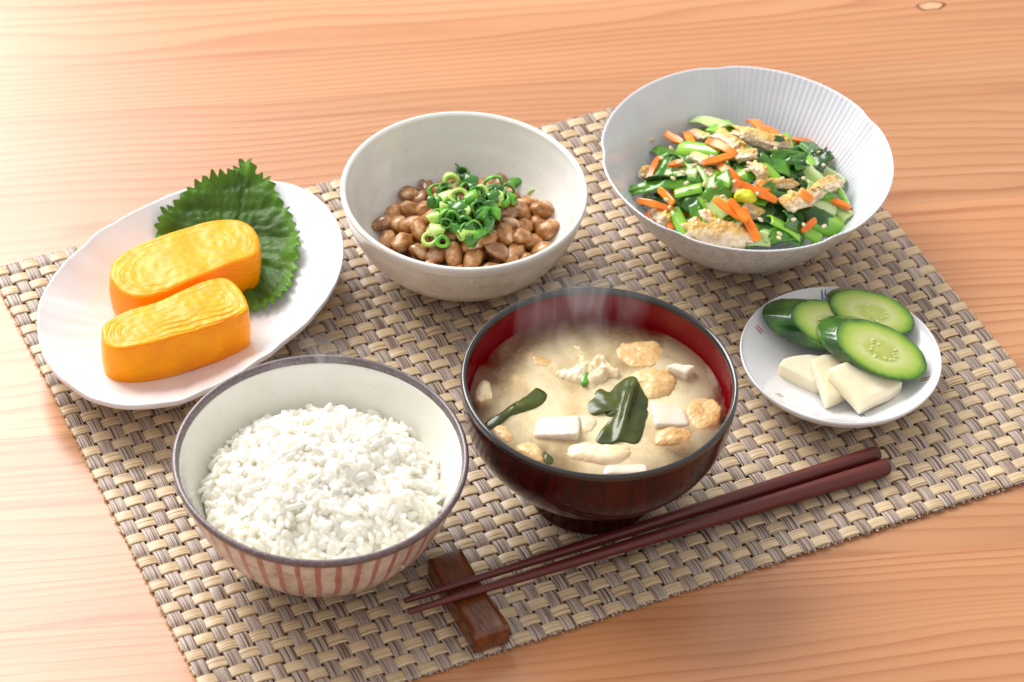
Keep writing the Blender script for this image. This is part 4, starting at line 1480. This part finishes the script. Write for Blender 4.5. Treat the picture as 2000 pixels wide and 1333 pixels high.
# what lies under them
for i in range(36):
    r, th = 0.034 * math.sqrt(rnd.random()), rnd.uniform(0, 6.283)
    k = rnd.choice(['leaf', 'leaf', 'stem', 'leaf', 'carrot', 'stem'])
    c = np.array([VC[0] + r * math.cos(th), VC[1] + r * math.sin(th)])
    L, Wd = rnd.uniform(0.014, 0.024), rnd.uniform(0.008, 0.014)
    if k == 'leaf':
        V, F = sheet_geo(L, Wd, 0.0006, rnd.uniform(0.1, 1.0), 0.0016, 200 + i, 0.2); mk = rnd.choice(['leaf', 'leaf_dark', 'leaf_dark'])
    elif k == 'stem':
        V, F = sheet_geo(L, Wd, 0.0011, rnd.uniform(1.2, 2.2), 0.0002, 200 + i); mk = rnd.choice(['stem', 'stem_pale'])
    else:
        V, F = bar_geo(L, 0.0045, 0.0024, 0.06, 200 + i); mk = 'carrot'
    nm, cat = {'carrot': ("carrot_strip", "carrot"), 'stem': ("green_stem", "green stem"), 'leaf': ("cooked_leaf", "leaf")}[k]
    z = heap(*c) - rnd.uniform(0.001, 0.008)
    z = max(z, ZB + vin(math.hypot(c[0] - VB[0], c[1] - VB[1]) + 0.012) + 0.002)
    o = obj(nm, mesh(nm, V, F, M[mk]), None, (c[0], c[1], z), G[k][0][:-1] + 'low ' + where(c, VC, 0.050), cat, G[k][1])
    tn = Vector((2 * 0.0195 * (c[0] - VC[0]) / 0.0505 ** 2, 2 * 0.0195 * (c[1] - VC[1]) / 0.0505 ** 2, 1)).normalized()
    o.rotation_euler = (tn.to_track_quat('Z', 'X').to_matrix() @ Matrix.Rotation(rnd.uniform(0, 6.28), 3, 'Z') @ Matrix.Rotation(rnd.gauss(0, .25), 3, 'X')).to_euler()
V, F = grain_geo(0.0032, 0.00095, 0.0, 77, 6, 8)
SM = mesh("sesame_seed", V, F, M['sesame'])
SEEDS = [(500, 560), (570, 705), (560, 640), (470, 870), (490, 915), (700, 775), (740, 720), (760, 790), (590, 770), (810, 850), (880, 760), (960, 690), (1170, 745), (1300, 740),
         (1420, 660), (1240, 990), (1300, 1020), (1425, 1030), (1150, 1100), (1155, 1075), (790, 1000), (1040, 990), (570, 1025), (510, 740), (440, 620), (1130, 560), (930, 495), (1510, 790), (1020, 830), (640, 660)]
for (X, Y) in SEEDS:
    o = obj("sesame_seed", SM, None, on_heap(*vtc(X, Y), 0.0085), "tiny beige sesame seed sprinkled over the greens, " + where(on_heap(*vtc(X, Y), 0.0085), VC, 0.050), "sesame seed", "sesame seeds sprinkled on the greens")
    o.rotation_euler = (rnd.uniform(-.6, .6), rnd.uniform(-.6, .6), rnd.uniform(0, 6.28))
p = on(*vtc(380, 508), lambda x, y: ZB + vin(math.hypot(x - VB[0], y - VB[1])), 0.0006, 0.03)
obj("sesame_seed", SM, None, p, "lone sesame seed on the bare left wall of the ribbed bowl", "sesame seed", "sesame seeds sprinkled on the greens")

# ================================================================== rolled omelette
def egg(pts, ztop, zbase, label, seed, flap):
    N, RN = 220, 64
    P = resample([at(u, v, ztop)[:2] for u, v in pts], N, 3)
    c = P.mean(0)
    Q = P - c
    _, S, Vt = np.linalg.svd(Q, full_matrices=False)
    ax, ay = Vt[0], Vt[1]
    ln, wd = np.abs(Q @ ax).max(), np.abs(Q @ ay).max()
    half = max(0.0, ln - wd)
    med = np.clip(Q @ ax, -half, half)[:, None] * ax[None, :] * 0.92
    ang = np.arange(N) / N
    V, F, mi = [], [], []
    layers = 4.2

    def top(i, k):
        t = i / RN
        q = med[k] + (Q[k] - med[k]) * t
        s = t * layers + ang[k] * 1.0 + 0.55 * nz(q[0] * 70, q[1] * 70, seed) + 0.22 * nz(q[0] * 210, q[1] * 260, seed + 3)
        fr = s - math.floor(s)
        g = -0.00048 * math.exp(-((fr - 0.5) / 0.09) ** 2) * min(1.0, max(0.10, 1.9 * nz(q[0] * 48, q[1] * 48, seed + 20) - 0.1))
        z = g + 0.0008 * nz(q[0] * 70, q[1] * 70, seed + 7) + 0.00018 * nz(q[0] * 300, q[1] * 300, seed + 9)
        z -= 0.0009 * max(0, (t - 0.90) / 0.10) ** 2
        z += 0.00010 * (0.5 - fr) * min(1, t * 2)
        return q[0], q[1], z
    for i in range(RN + 1):
        for k in range(N):
            x, y, z = top(i, k)
            V.append((x, y, z + ztop - zbase))
    zs = [0.94, 0.8, 0.62, 0.45, 0.28, 0.12, 0.03, 0.0]
    H = ztop - zbase
    for zz in zs:
        for k in range(N):
            n = Q[k] / np.linalg.norm(Q[k])
            o = 0.0007 * math.sin(math.pi * zz) + 0.0005 * nz(Q[k][0] * 60, Q[k][1] * 60, zz * 2 + seed) - 0.0011 * max(0.0, (0.12 - zz) / 0.12) ** 2
            # the loose end of the roll: a step down the side
            d = (ang[k] - flap + 0.5) % 1.0 - 0.5
            o -= 0.0010 * math.exp(-(d / 0.006) ** 2)
            q = Q[k] + n * o
            V.append((q[0], q[1], zz * H - 0.0004 * (1 - zz)))
    R = RN + 1 + len(zs)
    for i in range(R - 1):
        for k in range(N):
            k2 = (k + 1) % N
            F.append((i * N + k, (i + 1) * N + k, (i + 1) * N + k2, i * N + k2))
            mi.append(0 if i < RN - 2 else 1)
    F.append(tuple((R - 1) * N + k for k in range(N - 1, -1, -1))); mi.append(1)
    area2 = np.sum(Q[:, 0] * np.roll(Q[:, 1], -1) - np.roll(Q[:, 0], -1) * Q[:, 1])
    if area2 < 0:
        F = [f[::-1] for f in F]
    obj("omelette_slice", mesh("omelette_slice", V, F, [M['egg_cut'], M['egg_skin']], None, True, mi), None, (c[0], c[1], zbase), label, "rolled omelette", "rolled omelette slices on the oval plate")


egg([(215, 528), (227, 503), (263, 480), (318, 459), (386, 436), (438, 427), (469, 430), (493, 444), (505, 464), (506, 482), (496, 498), (438, 520), (366, 551), (318, 570), (275, 580), (239, 568), (219, 548)],
    ZB + 0.0275, ZB + 0.0058, "rolled omelette slice at the back, leaning on the green leaf", 1.3, 0.42)
egg([(199, 641), (209, 626), (247, 606), (318, 583), (382, 554), (430, 541), (452, 546), (471, 567), (483, 590), (482, 606), (438, 626), (358, 652), (279, 674), (231, 680), (207, 672), (200, 656)],
    ZB + 0.0300, ZB + 0.0055, "rolled omelette slice in front with browned specks on its side", 5.9, 0.05)

# ---- green leaf
def shiso():
    base = [(481, 316), (500, 342), (519, 352), (534, 372), (548, 396), (562, 420), (574, 445), (580, 472), (581, 500), (576, 530), (567, 558), (551, 584), (524, 602), (485, 612), (440, 618), (400, 600), (360, 560), (325, 510), (306, 458), (314, 432), (326, 412), (345, 393), (368, 374), (400, 356), (424, 350), (448, 344), (462, 332)]
    N = 312
    P = resample(base, N, 2)
    c = np.array([445.0, 480.0])
    nrm = np.zeros_like(P)
    tg = np.roll(P, -1, 0) - np.roll(P, 1, 0)
    nrm[:, 0], nrm[:, 1] = tg[:, 1], -tg[:, 0]
    nrm /= np.linalg.norm(nrm, axis=1)[:, None]
    if np.sum(nrm * (P - c)) < 0:
        nrm = -nrm
    teeth = 52
    rn = random.Random(3)
    amp = [rn.uniform(8, 16) for _ in range(teeth)]
    E = P.copy()
    for k in range(N):
        s = k / N * teeth
        j, f = int(s), s - int(s)
        tri = f / 0.62 if f < 0.62 else (1 - f) / 0.38
        if k > N * 0.5: tri = (f / 0.38 if f < 0.38 else (1 - f) / 0.62)
        E[k] += nrm[k] * (tri - 0.35) * amp[j % teeth]
    veins = [((481, 318), (462, 470)), ((462, 470), (470, 610))]
    for t, (lx, rx) in zip((0.15, 0.32, 0.5, 0.68, 0.85), (((395, 355)), ((335, 405)), ((310, 460)), ((340, 540)), ((400, 600))) if False else
                           (((400, 358), (520, 356)), ((335, 405), (556, 405)), ((306, 462), (582, 468)), ((340, 540), (576, 540)), ((410, 605), (540, 592)))):
        o = (470 + 0 * t, 335 + 250 * t)
        veins += [(o, lx), (o, rx)]

    def vdist(p):
        b = 1e9
        for (a, q) in veins:
            a, q = np.array(a, float), np.array(q, float)
            d = q - a
            t = np.clip(np.dot(p - a, d) / np.dot(d, d), 0, 1)
            b = min(b, np.linalg.norm(p - a - d * t))
        return b
    RN = 26
    V, F, UV = [], [], []
    origin = on(445, 480, plate_z, 0.0015)

    def vert(p, t):
        q = on(p[0], p[1], plate_z, 0.0016, 0.015)
        d = vdist(p)
        z = 0.0016 * (1 - math.exp(-(d / 7.0) ** 1.5)) + 0.0022 * nz(p[0] / 55, p[1] / 55, 1.0) * t + 0.0014 * nz(p[0] / 16, p[1] / 16, 4.0) * t * t + 0.0008 * nz(p[0] / 9, p[1] / 9, 8.0)
        z += 0.004 * max(0.0, (t - 0.7) / 0.3) * max(0.0, nz(p[0] / 40, p[1] / 40, 9.0) + 0.2)
        return (q[0] - origin[0], q[1] - origin[1], q[2] - origin[2] + max(-0.001, z))
    V.append(vert(c, 0)); UV.append((0, 0))
    for i in range(1, RN + 1):
        t = i / RN
        for k in range(N):
            e = E[k] if i == RN else P[k] + (E[k] - P[k]) * max(0, (t - 0.8) / 0.2) ** 1.5
            V.append(vert(c + (e - c) * t, t)); UV.append((t, k / N))
    for k in range(N):
        F.append((0, 1 + (k + 1) % N, 1 + k))
    for i in range(RN - 1):
        a, b = 1 + i * N, 1 + (i + 1) * N
        for k in range(N):
            F.append((a + k, a + (k + 1) % N, b + (k + 1) % N, b + k))
    n0 = len(V)
    V += [(x, y, z - 0.00035) for (x, y, z) in V[:n0]]
    UV += UV[:n0]
    F += [tuple(n0 + i for i in f[::-1]) for f in F[:]]
    b = 1 + (RN - 1) * N
    for k in range(N):
        F.append((b + k, n0 + b + k, n0 + b + (k + 1) % N, b + (k + 1) % N))
    me = mesh("shiso_leaf", V, F, M['shiso'], UV)
    obj("shiso_leaf", me, None, origin, "green saw toothed leaf under the omelette, overhanging the oval plate", "leaf")


shiso()

# ================================================================== pickles
def ptk(X, Y):
    return (1430 + X / 4.3, 540 + Y / 4.3)


def cucumber(cx, cy, dx, dy, a, b, zc, grad, skin_px, skin_dn, label, seed):
    """diagonal slice: its cut face an ellipse on a tilted plane, its skin running back along the cucumber"""
    N, RN = 96, 16
    du = np.array([dx, dy]) / math.hypot(dx, dy)
    dv = np.array([-du[1], du[0]])
    c0 = at(cx, cy, zc)

    def plane_pt(u, v):
        z = zc
        for _ in range(30):
            p = at(u, v, z)
            z = 0.5 * z + 0.5 * (zc + grad[0] * (p[0] - c0[0]) + grad[1] * (p[1] - c0[1]))
        return at(u, v, z)
    E = []
    for k in range(N):
        th = 2 * math.pi * k / N
        f = 1 + 0.030 * nz(math.cos(th) * 1.5, math.sin(th) * 1.5, seed) + 0.018 * nz(math.cos(th) * 7, math.sin(th) * 7, seed)
        q = np.array([cx, cy]) + du * a * math.cos(th) * f + dv * b * math.sin(th) * f
        E.append(plane_pt(*q) - c0)
    E = np.array(E)
    p1 = at(cx + skin_px[0], cy + skin_px[1], zc - skin_dn)
    ext = p1 - c0
    V, F, UV, mi = [(0, 0, 0)], [], [(0, 0)], []
    for i in range(1, RN + 1):
        t = i / RN
        for k in range(N):
            q = E[k] * t
            z = 0.00035 * nz(q[0] * 300, q[1] * 300, seed) * (1 - t) - 0.0005 * math.exp(-((t - 0.36) / 0.1) ** 2) * (0.5 + 0.5 * nz(q[0] * 200, q[1] * 200, seed + 4))
            V.append((q[0], q[1], q[2] + z)); UV.append((t, k / N))
    bk = (0.02, 0.10, 0.3, 0.5, 0.7, 0.9, 1.0)
    for s in bk:
        for k in range(N):
            th = 2 * math.pi * k / N
            n = E[k] / np.linalg.norm(E[k])
            w = 0.0007 * max(0, nz(math.cos(th) * 9, math.sin(th) * 9, s * 3 + seed) - 0.15) + 0.0003 * math.sin(math.pi * s)
            q = E[k] * (1 - 0.03 * (s > 0.95)) + ext * s + n * w
            V.append(tuple(q)); UV.append((1, k / N))
    R = RN + len(bk)
    for k in range(N):
        F.append((0, 1 + k, 1 + (k + 1) % N)); mi.append(0)
    for i in range(R - 1):
        A, B = 1 + i * N, 1 + (i + 1) * N
        for k in range(N):
            F.append((A + k, B + k, B + (k + 1) % N, A + (k + 1) % N)); mi.append(0 if i < RN else 1)
    b0 = 1 + (R - 1) * N
    F.append(tuple(b0 + k for k in range(N))); mi.append(0)
    ar = np.sum(E[:, 0] * np.roll(E[:, 1], -1) - np.roll(E[:, 0], -1) * E[:, 1])
    if ar < 0:
        F = [f[::-1] for f in F]
    o = obj("cucumber_slice", mesh("cucumber_slice", V, F, [M['cuc'], M['cuc_skin']], UV, True, mi), None, c0, label, "cucumber slice", "cucumber slices on the small plate")
    gv, gf = grain_geo(0.0044, 0.0009, 0.0, 5, 6, 6)
    sm = mesh("seed", gv, gf, M['cuc_seed'])
    rs = random.Random(int(seed * 10))
    for j in range(14):
        th = 2 * math.pi * j / 14 + rs.uniform(-.3, .3)
        q = (E[int((th / (2 * math.pi)) * N) % N]) * rs.uniform(0.16, 0.42)
        s = obj("seed", sm, o, (q[0], q[1], q[2] - 0.0005))
        s.rotation_euler = (0, grad[0] * -1, math.atan2(q[1], q[0]) + rs.uniform(-.3, .3))
        s.scale = (1, 1, 0.55)


GC = (-0.12, 0.30)
cucumber(1704, 611, 0.95, 0.30, 86, 40, ZB + 0.0215, (-0.02, 0.22), (-12, -4), 0.005, "hindmost cucumber slice, partly covered by the others", 2.1)
cucumber(1630, 637, 0.93, 0.36, 90, 42, ZB + 0.0205, GC, (-60, -2), 0.006, "middle cucumber slice with a long stretch of dark skin at its left end", 3.4)
cucumber(1721, 683, 0.894, 0.447, 97, 47, ZB + 0.0225, (-0.08, 0.28), (-40, -8), 0.005, "front cucumber slice showing its whole pale cut face", 4.7)


def wedge(pts, z, thick, tilt, label, seed):
    """quarter round slice"""
    N, RN = 90, 10
    Q = []
    for i in range(len(pts)):
        a, b = np.array(pts[i], float), np.array(pts[(i + 1) % len(pts)], float)
        for k in range(8):
            Q.append(a + (b - a) * k / 8)
    m = np.mean(pts, axis=0)
    c0 = at(*ptk(*m), z)

    def pl(u, v):
        zz = z
        for _ in range(30):
            p = at(u, v, zz)
            zz = 0.5 * zz + 0.5 * (z + tilt[0] * (p[0] - c0[0]) + tilt[1] * (p[1] - c0[1]))
        return at(u, v, zz)
    P = np.array([pl(*ptk(*q)) - c0 for q in Q])
    P = (np.roll(P, 1, 0) + 2 * P + np.roll(P, -1, 0)) / 4
    N = len(P)
    V, F = [(0, 0, 0)], []
    for i in range(1, RN + 1):
        t = i / RN
        for k in range(N):
            q = P[k] * t
            V.append((q[0], q[1], q[2] + 0.0003 * nz(q[0] * 200, q[1] * 200, seed) - 0.0004 * max(0, (t - .9) / .1) ** 2))
    for (s, sh) in ((0.10, 1.012), (0.5, 1.015), (0.9, 1.012), (1.0, 0.985)):
        for k in range(N):
            V.append((P[k][0] * sh, P[k][1] * sh, P[k][2] - thick * s))
    R = RN + 4
    for k in range(N):
        F.append((0, 1 + k, 1 + (k + 1) % N))
    for i in range(R - 1):
        A, B = 1 + i * N, 1 + (i + 1) * N
        for k in range(N):
            F.append((A + k, B + k, B + (k + 1) % N, A + (k + 1) % N))
    b0 = 1 + (R - 1) * N
    F.append(tuple(b0 + k for k in range(N)))
    ar = np.sum(P[:, 0] * np.roll(P[:, 1], -1) - np.roll(P[:, 0], -1) * P[:, 1])
    if ar < 0:
        F = [f[::-1] for f in F]
    obj("radish_slice", mesh("radish_slice", V, F, M['daikon']), None, c0, label, "pickled radish", "pickled radish slices on the small plate")


wedge([(395, 740), (430, 692), (520, 664), (640, 650), (760, 665), (800, 760), (735, 905), (640, 865), (520, 805)], ZB + 0.0130, 0.0080, (0.10, 0.25), "leftmost pale radish slice, lying lowest under the others", 1.0)
wedge([(665, 700), (760, 652), (930, 652), (1040, 695), (1120, 800), (960, 960), (795, 1030), (735, 870)], ZB + 0.0148, 0.0068, (-0.10, 0.22), "middle pale radish slice, between the two others", 2.0)
wedge([(812, 778), (900, 735), (1000, 700), (1150, 688), (1290, 745), (1380, 825), (1432, 892), (1330, 960), (1200, 1010), (1082, 1080), (1000, 985), (900, 880)], ZB + 0.0172, 0.0066, (-0.10, 0.26), "front pale radish slice, fan shaped and lying on top", 3.0)

# ================================================================== chopsticks and their rest
def chopstick(tip, tz, end, ez, r0, r1, label):
    a, b = Vector(at(*tip, tz)), Vector(at(*end, ez))
    L = (b - a).length
    o = thing("chopstick", b, label, "chopstick", "pair of chopsticks on the rest")
    q = (a - b).to_track_quat('X', 'Z')
    o.rotation_euler = q.to_euler()
    prof = [(0.0006, 0.0012)] + [(L * t, r1 + (r0 - r1) * t ** 0.92) for t in np.linspace(0, 1, 24)][:0]
    n = 28
    rows = [(0.0009, r1 * 0.998)] + [(0.0012 + (L - 0.0016) * t, r1 + (r0 - r1) * t ** 1.25) for t in np.linspace(0, 1, 30)] + [(L - 0.0001, r0 * 0.72), (L, r0 * 0.3)]
    V, F = [], []
    for (x, r) in rows:
        for k in range(n):
            th = 2 * math.pi * k / n
            V.append((x, r * math.cos(th), r * math.sin(th)))
    for i in range(len(rows) - 1):
        for k in range(n):
            F.append((i * n + k, i * n + (k + 1) % n, (i + 1) * n + (k + 1) % n, (i + 1) * n + k))
    F.append(tuple(range(n - 1, -1, -1))); F.append(tuple((len(rows) - 1) * n + k for k in range(n)))
    obj("shaft", mesh("chopstick_shaft", V, F, M['chop']), o)
    V, F = [], []
    rows = [(0.0010, r1 * 0.96), (0.0004, r1 * 0.93), (-0.0002, r1 * 0.80), (-0.0006, r1 * 0.40)]
    for (x, r) in rows:
        for k in range(n):
            th = 2 * math.pi * k / n
            V.append((x, r * math.cos(th), r * math.sin(th)))
    for i in range(3):
        for k in range(n):
            F.append((i * n + k, (i + 1) * n + k, (i + 1) * n + (k + 1) % n, i * n + (k + 1) % n))
    F.append(tuple(range(n))); F.append(tuple(3 * n + k for k in range(n - 1, -1, -1)))
    obj("end_cap", mesh("chopstick_end_cap", V, F, M['chop_end']), o)


chopstick((789, 1175), 0.0130, (1714, 886), ZB + 0.0036, 0.00120, 0.0036, "maroon chopstick lying nearer the bowls")
chopstick((796, 1196), 0.0130, (1733, 912), ZB + 0.0038, 0.00130, 0.0038, "maroon chopstick lying nearer the table edge of the mat")


def rest():
    zt = ZB + 0.0112
    A, B, C_, D = [np.array(at(u, v, zt)) for u, v in ((836, 1090), (900, 1069), (997, 1223), (928, 1245))]
    c = (A + B + C_ + D) / 4
    nu, nv = 40, 14
    V, F = [], []

    def sgn_round(t, e):       # pulls the outer rows towards the edge for a soft arris
        return t
    def P(i, j, z):
        u, v = i / nu, j / nv
        p = (A * (1 - v) + B * v) * (1 - u) + (D * (1 - v) + C_ * v) * u
        return p
    H = zt - ZB
    for i in range(nu + 1):
        for j in range(nv + 1):
            p = P(i, j, 0)
            u, v = i / nu, j / nv
            dip = 0.0022 * math.sin(math.pi * u) ** 2
            ed = min(min(u, 1 - u) * 0.045, min(v, 1 - v) * 0.0135)
            rd = 0.0006 * max(0.0, 1 - ed / 0.0012) ** 2
            V.append((p[0] - c[0], p[1] - c[1], H - dip - rd))
    # sides
    per = [(i, 0) for i in range(nu + 1)] + [(nu, j) for j in range(1, nv + 1)] + [(i, nv) for i in range(nu - 1, -1, -1)] + [(0, j) for j in range(nv - 1, 0, -1)]
    for i in range(nu):
        for j in range(nv):
            a = i * (nv + 1) + j
            F.append((a, a + nv + 1, a + nv + 2, a + 1))
    b0 = len(V)
    m = len(per)
    for (s, sh) in ((0.9, 1.012), (0.5, 1.0), (0.08, 0.985), (0.0, 0.965)):
        for (i, j) in per:
            x, y, z = V[i * (nv + 1) + j]
            V.append((x * sh, y * sh, z * s))
    for k in range(m):
        k2 = (k + 1) % m
        t0, t1 = per[k][0] * (nv + 1) + per[k][1], per[k2][0] * (nv + 1) + per[k2][1]
        F.append((t0, b0 + k, b0 + k2, t1))
        for s in range(3):
            F.append((b0 + s * m + k, b0 + (s + 1) * m + k, b0 + (s + 1) * m + k2, b0 + s * m + k2))
    F.append(tuple(b0 + 3 * m + k for k in range(m)))
    me = mesh("chopstick_rest", V, F, M['rest'])
    obj("chopstick_rest", me, None, (c[0], c[1], ZB), "dark brown wooden chopstick rest with hollowed top under the chopstick tips", "chopstick rest")


rest()

# ================================================================== steam
def steam(loc, size, dens, seed, label):
    s = NT("steam")
    s.t.nodes.remove(s.b)
    v = s.n('ShaderNodeTexCoord')
    mp = s.n('ShaderNodeMapping')
    mp.inputs['Scale'].default_value = (60, 60, 16)
    mp.inputs['Location'].default_value = (seed, seed * 2, seed)
    s.l(v.outputs['Object'], mp.inputs['Vector'])
    f = s.noise(mp.outputs[0], 1.0, 2.0, 0.5, 2.2)
    w = s.ramp(f, [(0.46, (0, 0, 0)), (0.76, (1, 1, 1))])
    dv = s.n('ShaderNodeVectorMath', operation='DIVIDE')
    s.l(v.outputs['Object'], dv.inputs[0]); dv.inputs[1].default_value = size
    ln = s.n('ShaderNodeVectorMath', operation='LENGTH')
    s.l(dv.outputs[0], ln.inputs[0])
    fall = s.ramp(ln.outputs['Value'], [(0.15, (1, 1, 1)), (0.95, (0, 0, 0))])
    vol = s.n('ShaderNodeVolumePrincipled')
    vol.inputs['Color'].default_value = (1, 1, 1, 1)
    s.l(s.math('MULTIPLY', s.math('MULTIPLY', w, fall), dens), vol.inputs['Density'])
    s.l(vol.outputs[0], s.out.inputs['Volume'])
    V, F = [], []
    n, m = 24, 12
    for i in range(m + 1):
        p = math.pi * (i + 0.001) / (m + 0.002)
        for k in range(n):
            a = 2 * math.pi * k / n
            V.append((size[0] * math.sin(p) * math.cos(a), size[1] * math.sin(p) * math.sin(a), size[2] * math.cos(p)))
    for i in range(m):
        for k in range(n):
            F.append((i * n + k, (i + 1) * n + k, (i + 1) * n + (k + 1) % n, i * n + (k + 1) % n))
    F.append(tuple(range(n))); F.append(tuple(m * n + k for k in range(n - 1, -1, -1)))
    obj("steam", mesh("steam", V, F, s.m), None, loc, label, "steam", None, 'stuff')


p = at(1130, 625, 0.066)
steam((p[0], p[1], 0.072), (0.040, 0.022, 0.026), 26.0, 3.0, "thin white wisps of steam rising from the back of the miso soup")
p = at(600, 735, 0.062)
steam((p[0], p[1], 0.066), (0.022, 0.014, 0.018), 60.0, 8.0, "thin white wisp of steam rising behind the mound of rice")
